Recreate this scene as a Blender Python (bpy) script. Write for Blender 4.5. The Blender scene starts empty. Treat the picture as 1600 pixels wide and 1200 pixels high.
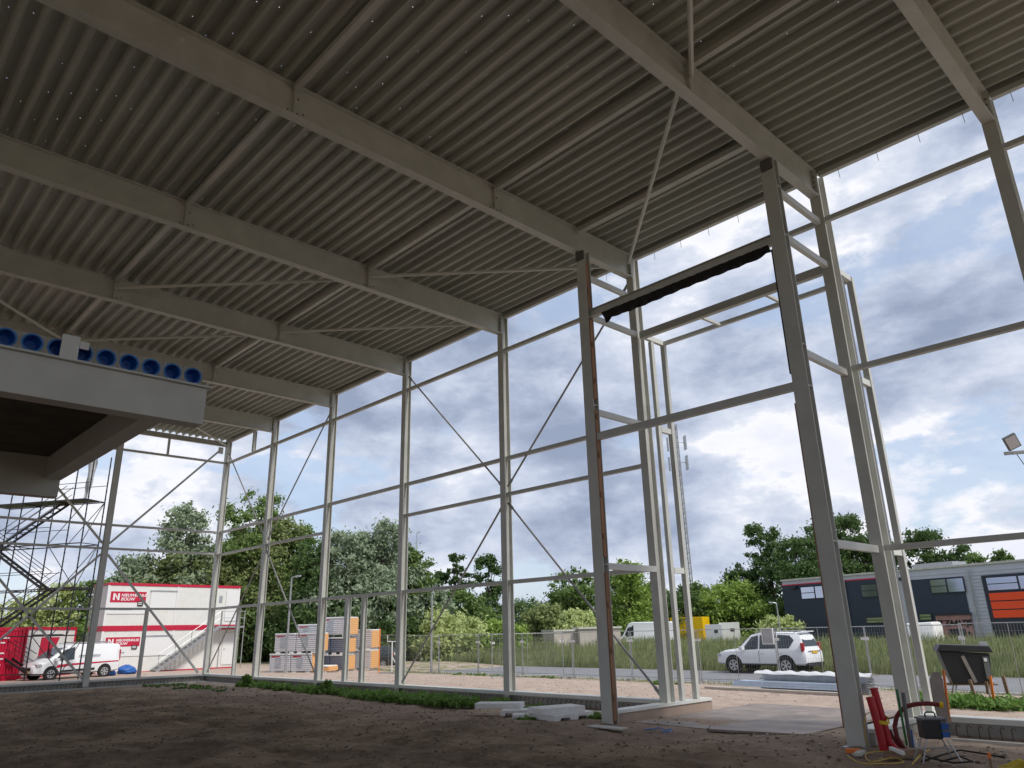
import bpy, math, random
import numpy as np
from mathutils import Vector, Matrix, noise
random.seed(7); rng = np.random.default_rng(7)
scene = bpy.context.scene
COL = scene.collection
R = math.radians

# ------------------------------------------------------------------ camera
CF = 1153.26; CYAW, CPITCH, CROLL = R(46.2119), R(18.5161), R(-1.3697)
CC = Vector((0.0, -15.428, 1.901))
_f = Vector((-math.sin(CYAW)*math.cos(CPITCH), math.cos(CYAW)*math.cos(CPITCH), math.sin(CPITCH)))
_r0 = Vector((math.cos(CYAW), math.sin(CYAW), 0)); _u0 = _r0.cross(_f)
_r = math.cos(CROLL)*_r0 + math.sin(CROLL)*_u0; _u = -math.sin(CROLL)*_r0 + math.cos(CROLL)*_u0
cam_d = bpy.data.cameras.new('camera'); cam = bpy.data.objects.new('camera', cam_d); COL.objects.link(cam)
cam_d.sensor_width = 36.0; cam_d.lens = CF/1600*36; cam_d.clip_start = 0.05; cam_d.clip_end = 3000
m = Matrix((( _r.x, _u.x, -_f.x, CC.x), (_r.y, _u.y, -_f.y, CC.y), (_r.z, _u.z, -_f.z, CC.z), (0, 0, 0, 1)))
cam.matrix_world = m
scene.camera = cam
# ------------------------------------------------------------------ view + world + sun
scene.view_settings.view_transform = 'Standard'; scene.view_settings.look = 'None'
scene.view_settings.exposure = 0.42; scene.view_settings.gamma = 1.0
SUN_EL, SUN_AZ = R(50), R(6)          # azimuth measured from +X towards +Y
w = bpy.data.worlds.new('World'); scene.world = w; w.use_nodes = True
nt = w.node_tree; nt.nodes.clear()
def N(t, **k):
    n = nt.nodes.new(t)
    for a, b in k.items(): setattr(n, a, b)
    return n
def L(a, b): nt.links.new(a, b)
def mth(op, a, b=None, c=None, clamp=False):
    n = N('ShaderNodeMath', operation=op); n.use_clamp = clamp
    for i, x in enumerate((a, b, c)):
        if x is None: continue
        if isinstance(x, (int, float)): n.inputs[i].default_value = x
        else: L(x, n.inputs[i])
    return n.outputs[0]
def mixc(f, a, b):
    n = N('ShaderNodeMix', data_type='RGBA')
    for s, x in ((n.inputs['Factor'], f), (n.inputs[6], a), (n.inputs[7], b)):
        if isinstance(x, (int, float)): s.default_value = x
        elif isinstance(x, tuple): s.default_value = (*x, 1)
        else: L(x, s)
    return n.outputs[2]
out = N('ShaderNodeOutputWorld'); bg = N('ShaderNodeBackground'); L(bg.outputs[0], out.inputs[0])
sky = N('ShaderNodeTexSky', sky_type='NISHITA'); sky.sun_disc = False
sky.sun_elevation = SUN_EL; sky.sun_rotation = math.pi/2 - SUN_AZ
tc = N('ShaderNodeTexCoord'); sx = N('ShaderNodeSeparateXYZ'); L(tc.outputs['Generated'], sx.inputs[0])
dz = mth('ADD', mth('MAXIMUM', sx.outputs[2], 0.0), 0.22)
cx = N('ShaderNodeCombineXYZ'); L(mth('DIVIDE', sx.outputs[0], dz), cx.inputs[0]); L(mth('DIVIDE', sx.outputs[1], dz), cx.inputs[1])
def nz(scale, det, rough, off, dist=0.0):
    mp = N('ShaderNodeMapping'); L(cx.outputs[0], mp.inputs[0]); mp.inputs['Location'].default_value = off
    n = N('ShaderNodeTexNoise'); n.inputs['Scale'].default_value = scale; n.inputs['Detail'].default_value = det
    n.inputs['Roughness'].default_value = rough; n.inputs['Distortion'].default_value = dist
    L(mp.outputs[0], n.inputs[0]); return n.outputs[0]
def ramp(fac, stops):
    n = N('ShaderNodeValToRGB'); L(fac, n.inputs[0]); cr = n.color_ramp
    while len(cr.elements) > 1: cr.elements.remove(cr.elements[-1])
    cr.elements[0].position = stops[0][0]; cr.elements[0].color = (*stops[0][1], 1)
    for p, c in stops[1:]: e = cr.elements.new(p); e.color = (*c, 1)
    return n.outputs[0]
s3 = N('ShaderNodeCombineXYZ'); L(sx.outputs[0], s3.inputs[0]); L(sx.outputs[1], s3.inputs[1]); L(mth('MULTIPLY', sx.outputs[2], 2.1), s3.inputs[2])
def nd(scale, det, rough, off, dist=0.0):
    mp = N('ShaderNodeMapping'); L(s3.outputs[0], mp.inputs[0]); mp.inputs['Location'].default_value = off
    n = N('ShaderNodeTexNoise'); n.inputs['Scale'].default_value = scale; n.inputs['Detail'].default_value = det
    n.inputs['Roughness'].default_value = rough; n.inputs['Distortion'].default_value = dist
    L(mp.outputs[0], n.inputs[0]); return n.outputs[0]
n_big = nz(0.6, 3, .5, (3.1, 7.7, 0)); n_mid = nd(3.4, 11, .57, (11.3, 2.4, 0.3), .1); n_fine = nd(11.0, 8, .62, (5.3, 9.1, 2.0), .1)
dens = mth('ADD', mth('ADD', mth('MULTIPLY', n_big, .34), mth('MULTIPLY', n_mid, .46)), mth('MULTIPLY', n_fine, .20))
cloud = ramp(dens, [(.395, (.65, .67, .74)), (.445, (.73, .735, .775)), (.468, (.56, .595, .68)), (.505, (.44, .49, .60)), (.545, (.325, .375, .49)), (.59, (.24, .285, .39))])
gap = ramp(nd(4.0, 10, .58, (21.0, 4.0, 1.0), .1), [(.385, (1, 1, 1)), (.44, (0, 0, 0))])
skc = N('ShaderNodeVectorMath', operation='SCALE'); L(sky.outputs[0], skc.inputs[0]); skc.inputs['Scale'].default_value = 0.10
veil = mixc(.5, skc.outputs[0], (.50, .60, .78))
L(mixc(mth('MULTIPLY', gap, .8), cloud, veil), bg.inputs[0]); bg.inputs[1].default_value = 1.0
sd = bpy.data.lights.new('sun', 'SUN'); sun = bpy.data.objects.new('sun', sd); COL.objects.link(sun)
sd.energy = 2.2; sd.angle = R(11); sd.color = (1, .96, .9)
sv = Vector((math.cos(SUN_EL)*math.cos(SUN_AZ), math.cos(SUN_EL)*math.sin(SUN_AZ), math.sin(SUN_EL)))
sun.rotation_euler = sv.to_track_quat('Z', 'Y').to_euler()

# ------------------------------------------------------------------ pixel helpers (photo pixels -> world points)
def ray(u, v): return (_f + (u-800)/CF*_r - (v-600)/CF*_u)
def onx(u, v, x): d = ray(u, v); return CC + d*((x-CC.x)/d.x)
def ony(u, v, y): d = ray(u, v); return CC + d*((y-CC.y)/d.y)
def onz(u, v, z): d = ray(u, v); return CC + d*((z-CC.z)/d.z)
def at(u, v, D): d = ray(u, v); return CC + d*(D/math.hypot(d.x, d.y))

# ------------------------------------------------------------------ materials
def mat(name, col, rough=.6, metal=0, var=0.0, vs=3.0, bump=0.0, bs=20.0, spec=.5, trans=0.0, emis=None, alpha=None, stretch=None, col2=None):
    M = bpy.data.materials.new(name); M.use_nodes = True; t = M.node_tree; b = t.nodes['Principled BSDF']
    b.inputs['Base Color'].default_value = (*col, 1); b.inputs['Roughness'].default_value = rough
    b.inputs['Metallic'].default_value = metal; b.inputs['Specular IOR Level'].default_value = spec
    if trans: b.inputs['Transmission Weight'].default_value = trans
    if alpha is not None: b.inputs['Alpha'].default_value = alpha
    if var or bump:
        tcn = t.nodes.new('ShaderNodeTexCoord'); mp = t.nodes.new('ShaderNodeMapping'); t.links.new(tcn.outputs['Object'], mp.inputs[0])
        if stretch: mp.inputs['Scale'].default_value = stretch
    if var:
        n = t.nodes.new('ShaderNodeTexNoise'); n.inputs['Scale'].default_value = vs; n.inputs['Detail'].default_value = 7; n.inputs['Roughness'].default_value = .6
        t.links.new(mp.outputs[0], n.inputs[0])
        mr = t.nodes.new('ShaderNodeMapRange'); mr.inputs[1].default_value = .3; mr.inputs[2].default_value = .7
        t.links.new(n.outputs[0], mr.inputs[0])
        mx = t.nodes.new('ShaderNodeMix'); mx.data_type = 'RGBA'; t.links.new(mr.outputs[0], mx.inputs['Factor'])
        c2 = col2 if col2 else tuple(min(1, c*(1+var)) for c in col)
        mx.inputs[6].default_value = (*[c*(1-var) for c in col], 1); mx.inputs[7].default_value = (*c2, 1)
        t.links.new(mx.outputs[2], b.inputs['Base Color'])
    if bump:
        n2 = t.nodes.new('ShaderNodeTexNoise'); n2.inputs['Scale'].default_value = bs; n2.inputs['Detail'].default_value = 6
        t.links.new(mp.outputs[0], n2.inputs[0]); bp = t.nodes.new('ShaderNodeBump'); bp.inputs['Strength'].default_value = bump
        bp.inputs['Distance'].default_value = .03; t.links.new(n2.outputs[0], bp.inputs['Height']); t.links.new(bp.outputs[0], b.inputs['Normal'])
    return M
M = {}
M['steel'] = mat('steel_paint', (.555, .56, .52), .45, var=.10, vs=1.6)
M['steel_white'] = mat('steel_white', (.66, .67, .63), .45, var=.05, vs=1.5)
M['galv'] = mat('galvanised', (.42, .43, .44), .42, .6, var=.18, vs=6)
M['deck'] = mat('deck_coating', (.46, .47, .42), .42, var=.13, vs=.9, stretch=(.25, 1.5, 1))
M['bolt'] = mat('bolt_metal', (.16, .15, .14), .5, .6)
M['rod'] = mat('rod_steel', (.36, .35, .34), .5, .3)
M['concrete'] = mat('concrete', (.36, .35, .32), .85, var=.2, vs=2.5, bump=.3, bs=18)
M['concrete_l'] = mat('concrete_light', (.55, .54, .50), .8, var=.15, vs=4)
M['conc_shade'] = mat('concrete_shade', (.10, .085, .07), .9, var=.3, vs=2)  # slab concrete darkened to carry the shade below the mezzanine
M['brownc'] = mat('brown_panel', (.34, .26, .21), .8, var=.12, vs=3)
M['rebar'] = mat('rebar', (.12, .09, .075), .8)
M['blue_plug'] = mat('blue_plug', (.012, .09, .36), .45, var=.1, vs=6)
M['blue_film'] = mat('blue_rim', (.03, .17, .48), .5, var=.4, vs=9)
M['white'] = mat('white_coat', (.78, .78, .77), .5)
M['white_panel'] = mat('white_panel', (.74, .74, .70), .5, var=.05, vs=2)
M['red'] = mat('red_coat', (.52, .010, .045), .45, var=.08, vs=3)
M['black'] = mat('black_plastic', (.012, .012, .014), .4, var=.2, vs=5)
M['foil'] = mat('black_foil', (.010, .010, .012), .5, bump=.6, bs=6)
M['rubber'] = mat('rubber', (.018, .018, .018), .85)
M['glass'] = mat('dark_glass', (.03, .04, .045), .05, spec=.8)
M['glass_sky'] = mat('window_glass', (.55, .58, .66), .08, .9)
M['carpaint'] = mat('white_paint', (.80, .81, .82), .22)
M['vanpaint'] = mat('van_paint', (.78, .79, .80), .28)
M['alloy'] = mat('alloy', (.62, .62, .63), .3, .7)
M['tail'] = mat('tail_light', (.42, .01, .015), .25)
M['lamp_lens'] = mat('lamp_lens', (.55, .56, .58), .15, .3)
M['plate_y'] = mat('plate_yellow', (.75, .42, .03), .5)
M['yellow'] = mat('yellow_paint', (.85, .52, .005), .45)
M['navy'] = mat('navy_panel', (.018, .030, .055), .45, var=.1, vs=1.2)
M['clad'] = mat('grey_cladding', (.50, .52, .58), .45, .0, var=.05, vs=1.5)
M['orange'] = mat('orange_panel', (.90, .075, .008), .4)
M['frame_d'] = mat('dark_frame', (.015, .02, .035), .4)
M['wood'] = mat('batten_wood', (.30, .16, .09), .8, var=.3, vs=5, stretch=(1, 1, .15))
M['stake_w'] = mat('stake_wood', (.26, .17, .11), .85, var=.3, vs=8)
M['stake_o'] = mat('stake_orange', (.85, .22, .03), .6)
M['tape'] = mat('warning_tape', (.75, .50, .02), .5)
M['pipe_red'] = mat('red_conduit', (.46, .012, .018), .35, var=.15, vs=6)
M['hose_red'] = mat('dark_red_hose', (.18, .015, .018), .45, bump=.5, bs=40)
M['green'] = mat('green_tube', (.01, .20, .04), .45)
M['grey_pipe'] = mat('grey_duct', (.14, .145, .15), .5)
M['board'] = mat('grey_board', (.25, .22, .20), .8, var=.2, vs=6)
M['cord_y'] = mat('yellow_cord', (.62, .42, .06), .6)
M['eps'] = mat('white_foam', (.78, .78, .76), .8, var=.08, vs=9, bump=.2, bs=60)
M['plate'] = mat('road_plate', (.25, .21, .19), .55, .2, var=.3, vs=1.6, bump=.15, bs=25, col2=(.36, .29, .25))
M['sheetblue'] = mat('film_blue', (.52, .63, .78), .3, .1, var=.1, vs=4)
M['sheetgrey'] = mat('sheet_steel', (.45, .47, .49), .35, .5, var=.15, vs=4)
M['film'] = mat('white_film', (.72, .73, .73), .35, bump=.5, bs=7)
M['pinkc'] = mat('pink_brick', (.36, .20, .18), .8, var=.2, vs=3)
M['beige'] = mat('beige_panel', (.50, .45, .40), .7, var=.08, vs=2)
M['orange_ins'] = mat('insulation_orange', (.80, .36, .09), .75, var=.12, vs=5)
M['bluebag'] = mat('blue_bag', (.02, .12, .42), .4, bump=.8, bs=9)
M['netting'] = mat('yellow_fabric', (.55, .40, .02), .7, bump=.8, bs=14, var=.3, vs=8)
M['bark'] = mat('bark', (.10, .08, .06), .9, var=.3, vs=8)
M['carcyan'] = mat('dark_car_paint', (.03, .045, .05), .25)
M['asphalt'] = mat('asphalt', (.22, .22, .23), .85, var=.12, vs=1.0, bump=.2, bs=60)

def striped(name, ca, cb, freq, axis, thr=.5, rough=.5):
    X = bpy.data.materials.new(name); X.use_nodes = True; t = X.node_tree; b = t.nodes['Principled BSDF']; b.inputs['Roughness'].default_value = rough
    tcn = t.nodes.new('ShaderNodeTexCoord'); s = t.nodes.new('ShaderNodeSeparateXYZ'); t.links.new(tcn.outputs['Object'], s.inputs[0])
    a = t.nodes.new('ShaderNodeMath'); a.operation = 'MULTIPLY'; t.links.new(s.outputs[axis], a.inputs[0]); a.inputs[1].default_value = freq
    fr = t.nodes.new('ShaderNodeMath'); fr.operation = 'FRACT'; t.links.new(a.outputs[0], fr.inputs[0])
    g = t.nodes.new('ShaderNodeMath'); g.operation = 'GREATER_THAN'; t.links.new(fr.outputs[0], g.inputs[0]); g.inputs[1].default_value = thr
    n = t.nodes.new('ShaderNodeTexNoise'); n.inputs['Scale'].default_value = 7; t.links.new(tcn.outputs['Object'], n.inputs[0])
    mm = t.nodes.new('ShaderNodeMath'); mm.operation = 'MULTIPLY'; t.links.new(g.outputs[0], mm.inputs[0]); t.links.new(n.outputs[0], mm.inputs[1])
    m2 = t.nodes.new('ShaderNodeMath'); m2.operation = 'MULTIPLY'; m2.use_clamp = True; t.links.new(mm.outputs[0], m2.inputs[0]); m2.inputs[1].default_value = 1.6
    mx = t.nodes.new('ShaderNodeMix'); mx.data_type = 'RGBA'; t.links.new(m2.outputs[0], mx.inputs['Factor'])
    mx.inputs[6].default_value = (*ca, 1); mx.inputs[7].default_value = (*cb, 1); t.links.new(mx.outputs[2], b.inputs['Base Color'])
    return X
M['pack'] = striped('wrapped_boards', (.70, .70, .71), (.26, .26, .31), 8.6, 2, .55, .35)
M['pack_dark'] = striped('dark_boards', (.10, .12, .18), (.30, .32, .36), 8.6, 2, .72, .4)
M['pack_or'] = striped('orange_board_ends', (.78, .43, .18), (.52, .25, .09), 8.6, 2, .78, .7)

def leafmat(name, c1, c2, tr=.35):
    X = bpy.data.materials.new(name); X.use_nodes = True; t = X.node_tree; b = t.nodes['Principled BSDF']; o = t.nodes['Material Output']
    b.inputs['Roughness'].default_value = .55; b.inputs['Specular IOR Level'].default_value = .3
    g = t.nodes.new('ShaderNodeTexCoord'); n = t.nodes.new('ShaderNodeTexNoise'); n.inputs['Scale'].default_value = .9; n.inputs['Detail'].default_value = 8; n.inputs['Roughness'].default_value = .8
    t.links.new(g.outputs['Object'], n.inputs[0])
    mr = t.nodes.new('ShaderNodeMapRange'); mr.inputs[1].default_value = .35; mr.inputs[2].default_value = .65; t.links.new(n.outputs[0], mr.inputs[0])
    mx = t.nodes.new('ShaderNodeMix'); mx.data_type = 'RGBA'; mx.inputs[6].default_value = (*c1, 1); mx.inputs[7].default_value = (*c2, 1)
    t.links.new(mr.outputs[0], mx.inputs['Factor']); t.links.new(mx.outputs[2], b.inputs['Base Color'])
    tl = t.nodes.new('ShaderNodeBsdfTranslucent'); t.links.new(mx.outputs[2], tl.inputs[0]); ms = t.nodes.new('ShaderNodeMixShader'); ms.inputs[0].default_value = tr
    t.links.new(b.outputs[0], ms.inputs[1]); t.links.new(tl.outputs[0], ms.inputs[2]); t.links.new(ms.outputs[0], o.inputs[0])
    return X
M['lf_dark'] = leafmat('leaf_dark', (0.064, 0.119, 0.040), (0.132, 0.212, 0.063))
M['lf_mid'] = leafmat('leaf_mid', (0.119, 0.192, 0.054), (0.230, 0.336, 0.098))
M['lf_light'] = leafmat('leaf_light', (0.183, 0.293, 0.054), (0.354, 0.478, 0.106))
M['lf_willow'] = leafmat('leaf_willow', (0.202, 0.256, 0.156), (0.389, 0.478, 0.319), .25)
M['lf_olive'] = leafmat('leaf_olive', (0.183, 0.238, 0.083), (0.336, 0.389, 0.159))
M['lf_elder'] = leafmat('leaf_elder', (0.256, 0.348, 0.092), (0.743, 0.796, 0.389))
M['lf_weed'] = leafmat('leaf_weed', (.10, .20, .035), (.22, .36, .085))
M['lf_grass'] = leafmat('grass_blades', (.15, .22, .07), (.40, .40, .20), .3)

# ------------------------------------------------------------------ mesh tools
MW = {}
def wm(o):
    return MW.get(o.name, Matrix.Identity(4)) if o else Matrix.Identity(4)
def tag(o, label=None, cat=None, group=None, kind=None):
    if label: o['label'] = label
    if cat: o['category'] = cat
    if group: o['group'] = group
    if kind: o['kind'] = kind
    return o
def empty(name, loc, rz=0, label=None, cat=None, group=None):
    o = bpy.data.objects.new(name, None); COL.objects.link(o); o.location = loc; o.rotation_euler = (0, 0, rz)
    o.empty_display_size = .3
    MW[o.name] = Matrix.Translation(Vector(loc)) @ Matrix.Rotation(rz, 4, 'Z')
    return tag(o, label, cat, group)
class MB:
    def __init__(s, local=None): s.v = []; s.f = []; s.m = local or Matrix.Identity(4)
    def add(s, vs, fs):
        k = len(s.v); s.v += [tuple(s.m @ Vector(p)) for p in vs]; s.f += [tuple(i+k for i in f) for f in fs]; return s
    def box(s, lo, hi):
        x0, y0, z0 = lo; x1, y1, z1 = hi
        return s.add([(x0,y0,z0),(x1,y0,z0),(x1,y1,z0),(x0,y1,z0),(x0,y0,z1),(x1,y0,z1),(x1,y1,z1),(x0,y1,z1)],
                     [(0,3,2,1),(4,5,6,7),(0,1,5,4),(1,2,6,5),(2,3,7,6),(3,0,4,7)])
    def bar(s, a, b, w, h, up=(0,0,1), off=(0,0)):
        a = Vector(a); b = Vector(b); d = (b-a).normalized(); up = Vector(up)
        if abs(d.dot(up)) > .99: up = Vector((0,1,0))
        x = d.cross(up).normalized(); y = x.cross(d)
        o = x*off[0] + y*off[1]; pts = []
        for p in (a, b):
            for sx_, sy_ in ((-1,-1),(1,-1),(1,1),(-1,1)): pts.append(p+o+x*(w/2*sx_)+y*(h/2*sy_))
        return s.add(pts, [(0,1,2,3),(7,6,5,4),(0,4,5,1),(1,5,6,2),(2,6,7,3),(3,7,4,0)])
    def isec(s, a, b, w, h, tf=.018, tw=.012, up=(0,0,1)):
        s.bar(a, b, w, tf, up, (0, h/2-tf/2)); s.bar(a, b, w, tf, up, (0, -h/2+tf/2)); s.bar(a, b, tw, h-2*tf, up); return s
    def tube(s, pts, r, n=8, cap=True):
        pts = [Vector(p) for p in pts]; rs = r if isinstance(r, (list, tuple)) else [r]*len(pts)
        ref = None; vs = []
        for i, p in enumerate(pts):
            d = (pts[min(i+1, len(pts)-1)]-pts[max(i-1, 0)]).normalized()
            if ref is None: ref = Vector((0,0,1)) if abs(d.z) < .9 else Vector((1,0,0))
            x = d.cross(ref).normalized(); y = x.cross(d).normalized(); ref = y if abs(d.dot(y)) < .9 else ref
            for k in range(n):
                a = 2*math.pi*k/n; vs.append(p + (x*math.cos(a)+y*math.sin(a))*rs[i])
        fs = []
        for i in range(len(pts)-1):
            for k in range(n): fs.append((i*n+k, i*n+(k+1)%n, (i+1)*n+(k+1)%n, (i+1)*n+k))
        if cap: fs.append(tuple(range(n))[::-1]); fs.append(tuple((len(pts)-1)*n+k for k in range(n)))
        return s.add(vs, fs)
    def disc(s, c, ax, r0, r1, th, n=24):   # ring (r0>0) or disc along unit axis
        c = Vector(c); ax = Vector(ax).normalized(); t = Vector((0,0,1)) if abs(ax.z) < .9 else Vector((1,0,0)); x = ax.cross(t).normalized(); y = ax.cross(x)
        vs = []
        for h in (0, th):
            for r in ((r0, r1) if r0 > 0 else (r1,)):
                for k in range(n): a = 2*math.pi*k/n; vs.append(c+ax*h+(x*math.cos(a)+y*math.sin(a))*r)
        fs = []
        if r0 > 0:
            for k in range(n):
                j = (k+1) % n
                fs += [(k, j, n+j, n+k), (2*n+k, 3*n+k, 3*n+j, 2*n+j), (n+k, n+j, 3*n+j, 3*n+k), (k, 2*n+k, 2*n+j, j)]
        else:
            fs = [tuple(range(n)), tuple(range(2*n-1, n-1, -1))] + [(k, n+k, n+(k+1)%n, (k+1)%n) for k in range(n)]
        return s.add(vs, fs)
    def prism(s, poly, dirv):
        n = len(poly); d = Vector(dirv); vs = [Vector(p) for p in poly]+[Vector(p)+d for p in poly]
        return s.add(vs, [tuple(range(n))[::-1], tuple(range(n, 2*n))]+[(i, (i+1)%n, n+(i+1)%n, n+i) for i in range(n)])
    def loft(s, rings, cap=True, closed=True):
        n = len(rings[0]); vs = [p for r in rings for p in r]; fs = []
        for i in range(len(rings)-1):
            for k in range(n if closed else n-1): fs.append((i*n+k, i*n+(k+1)%n, (i+1)*n+(k+1)%n, (i+1)*n+k))
        if cap: fs.append(tuple(range(n))[::-1]); fs.append(tuple((len(rings)-1)*n+k for k in range(n)))
        return s.add(vs, fs)
    def build(s, name, material, parent=None, label=None, smooth=False, bevel=0, autos=False):
        inv = wm(parent).inverted()
        me = bpy.data.meshes.new(name); me.from_pydata([tuple(inv @ Vector(p)) for p in s.v], [], s.f); me.materials.append(M[material] if isinstance(material, str) else material)
        import bmesh
        bm = bmesh.new(); bm.from_mesh(me); bmesh.ops.recalc_face_normals(bm, faces=bm.faces)
        if bevel: bmesh.ops.bevel(bm, geom=list(bm.edges), offset=bevel, segments=2, affect='EDGES', profile=.6)
        bm.to_mesh(me); bm.free()
        if smooth or autos:
            me.polygons.foreach_set('use_smooth', [True]*len(me.polygons))
            if autos: me.set_sharp_from_angle(angle=R(38))
        o = bpy.data.objects.new(name, me); COL.objects.link(o)
        if parent: o.parent = parent
        MW[o.name] = wm(parent)
        if label: o['label'] = label
        return o
def npmesh(name, V, Fq, material, parent=None, smooth=False):
    """V (n,3) Fq (m,4) numpy"""
    me = bpy.data.meshes.new(name); me.vertices.add(len(V)); me.vertices.foreach_set('co', V.astype(np.float32).ravel())
    k = Fq.shape[1]
    me.loops.add(Fq.size); me.loops.foreach_set('vertex_index', Fq.astype(np.int32).ravel())
    me.polygons.add(len(Fq)); me.polygons.foreach_set('loop_start', np.arange(0, Fq.size, k, dtype=np.int32)); me.polygons.foreach_set('loop_total', np.full(len(Fq), k, dtype=np.int32))
    if smooth: me.polygons.foreach_set('use_smooth', np.ones(len(Fq), dtype=bool))
    me.update(calc_edges=True); me.materials.append(M[material])
    o = bpy.data.objects.new(name, me); COL.objects.link(o)
    if parent: o.parent = parent
    MW[o.name] = wm(parent)
    return o
def children(o): return [c for c in bpy.data.objects if c.parent == o]
def copy_tree(o, parent=None, kids=None):
    c = o.copy(); COL.objects.link(c)
    if parent: c.parent = parent
    for ch in children(o): copy_tree(ch, c)
    return c
def text(s, size, mt, parent, mtx, bold=0.0, shear=0.0, name='lettering', extrude=.004, align='LEFT'):
    cu = bpy.data.curves.new('t', 'FONT'); cu.body = s; cu.size = size; cu.shear = shear; cu.offset = bold; cu.extrude = extrude; cu.align_x = align
    t = bpy.data.objects.new('t', cu); COL.objects.link(t); dg = bpy.context.evaluated_depsgraph_get(); dg.update()
    me = bpy.data.meshes.new_from_object(t.evaluated_get(dg)); bpy.data.objects.remove(t)
    me.transform(wm(parent).inverted() @ mtx); me.materials.clear(); me.materials.append(M[mt]); me.name = name
    o = bpy.data.objects.new(name, me); COL.objects.link(o); o.parent = parent; MW[o.name] = wm(parent); return o
def sm(a, b, x): t = np.clip((x-a)/(b-a), 0, 1); return t*t*(3-2*t)

# ------------------------------------------------------------------ terrain
def H0(x, y):
    x = np.asarray(x, float); y = np.asarray(y, float)
    h = -.06*sm(-.4, .8, y) - .06*sm(1, 6, y) - .18*sm(6, 12.5, y)*sm(-46, -38, x) - .05*sm(12.9, 13.2, y)*sm(-46, -38, x)

    h = h + .40*sm(22, 32, y)
    west = np.clip((-38.2-x)/2, 0, 1)
    return h - .08*west*(y < 0)
def gz(x, y): return float(H0(x, y))
def axis(segs):
    a = []
    for lo, hi, st in segs: a += list(np.arange(lo, hi-1e-6, st))
    return np.array(a + [segs[-1][1]])
gx = axis([(-900, -300, 60), (-300, -100, 10), (-100, -45, 1.0), (-45, -23, .16), (-23, -3, .055), (-3, 10, .3), (10, 60, 5), (60, 600, 60)])
gy = axis([(-600, -60, 60), (-60, -20, 4), (-20, -13, .5), (-13, 2.5, .055), (2.5, 14, .14), (14, 40, .8), (40, 120, 8), (120, 900, 60)])
X, Y = np.meshgrid(gx, gy, indexing='ij'); Z = H0(X, Y)
# value noise displacement with numpy
def vnoise(x, y, s, seed):
    x = x/s; y = y/s; xi = np.floor(x).astype(int); yi = np.floor(y).astype(int); fx = x-xi; fy = y-yi
    def h(a, b): n = (a*374761393 + b*668265263 + seed*974711) & 0x7fffffff; n = (n ^ (n >> 13))*1274126177 & 0x7fffffff; return ((n ^ (n >> 16)) & 0xffff)/65535.0
    fx = fx*fx*(3-2*fx); fy = fy*fy*(3-2*fy)
    return (h(xi, yi)*(1-fx)+h(xi+1, yi)*fx)*(1-fy)+(h(xi, yi+1)*(1-fx)+h(xi+1, yi+1)*fx)*fy - .5
near = sm(-45, -40, X)*(1-sm(2, 8, X))*sm(-22, -14, Y)*(1-sm(11.5, 12.8, Y))
ins = (1-sm(-1.2, -.5, Y))*near*sm(-38.5,-37,X)
D = .16*vnoise(X, Y, 3.1, 1)+.09*vnoise(X, Y, 1.1, 2)+.05*vnoise(X, Y, .45, 3)+.035*vnoise(X, Y, .19, 4)+.022*vnoise(X, Y, .09, 5)
D2 = .05*vnoise(X, Y, 2.3, 6)+.03*vnoise(X, Y*.5, .8, 7)+.025*vnoise(X, Y, .3, 8)+.015*vnoise(X, Y, .12, 9)
rut = np.zeros_like(X)
for c0, a0, b0 in ((-5.2, .10, .25), (-6.9, .10, .25), (-8.6, -.06, .12), (-10.2, -.06, .12)):
    yc_ = c0+a0*(X+14)+b0*np.sin(X*.35); rut += -.045*np.exp(-((Y-yc_)/.22)**2)+.022*np.exp(-((np.abs(Y-yc_)-.42)/.14)**2)
D = D + rut
flat = 1-np.exp(-(((X+8.6)/3.0)**2+((Y+.2)/2.2)**2)**2)
Z = Z + ((D*.75+.10*np.maximum(0, vnoise(X, Y, 1.9, 11)-.12)*(Y < -2.6))*ins - .03*ins + D2*(near-ins))*np.clip(flat+.15, 0, 1)
Z -= .055*(sm(-1.3, -.6, Y)*(1-sm(-.1, .1, Y))*(X > -38.2)*((X < -11.5)|(X > -5)) + (1-sm(-37.4, -36.8, X))*(X > -38.6)*(Y < 0))
Z += .10*np.exp(-((X+6.5)/1.2)**2-((Y+1.6)/.5)**2)*.3
nx, ny = X.shape; V = np.stack([X, Y, Z], -1).reshape(-1, 3)
ii = (np.arange(nx-1)[:, None]*ny+np.arange(ny-1)[None, :]).ravel(); Fq = np.stack([ii, ii+ny, ii+ny+1, ii+1], 1)
# ground material: dark earth inside, pale pinkish sand outside, green beyond the road
g = bpy.data.materials.new('ground'); g.use_nodes = True; nt = g.node_tree; M['ground'] = g; b = nt.nodes['Principled BSDF']; b.inputs['Roughness'].default_value = .95; b.inputs['Specular IOR Level'].default_value = .15
tc = N('ShaderNodeTexCoord'); sp = N('ShaderNodeSeparateXYZ'); L(tc.outputs['Object'], sp.inputs[0]); cx = tc
def nz2(scale, det, rough=.6, sc=(1, 1, 1)):
    mp = N('ShaderNodeMapping'); L(tc.outputs['Object'], mp.inputs[0]); mp.inputs['Scale'].default_value = sc
    n = N('ShaderNodeTexNoise'); n.inputs['Scale'].default_value = scale; n.inputs['Detail'].default_value = det; n.inputs['Roughness'].default_value = rough; L(mp.outputs[0], n.inputs[0]); return n.outputs[0]
def mr(x, a, b_, clamp=True):
    n = N('ShaderNodeMapRange'); L(x, n.inputs[0]); n.inputs[1].default_value = a; n.inputs[2].default_value = b_; return n.outputs[0]
earth = mixc(mr(nz2(.9, 10, .72), .36, .66), (.135, .092, .055), (.40, .295, .20))
earth = mixc(mth('MULTIPLY', mr(nz2(.35, 5, .6), .45, .62), .6), earth, (.10, .068, .045))
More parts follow.
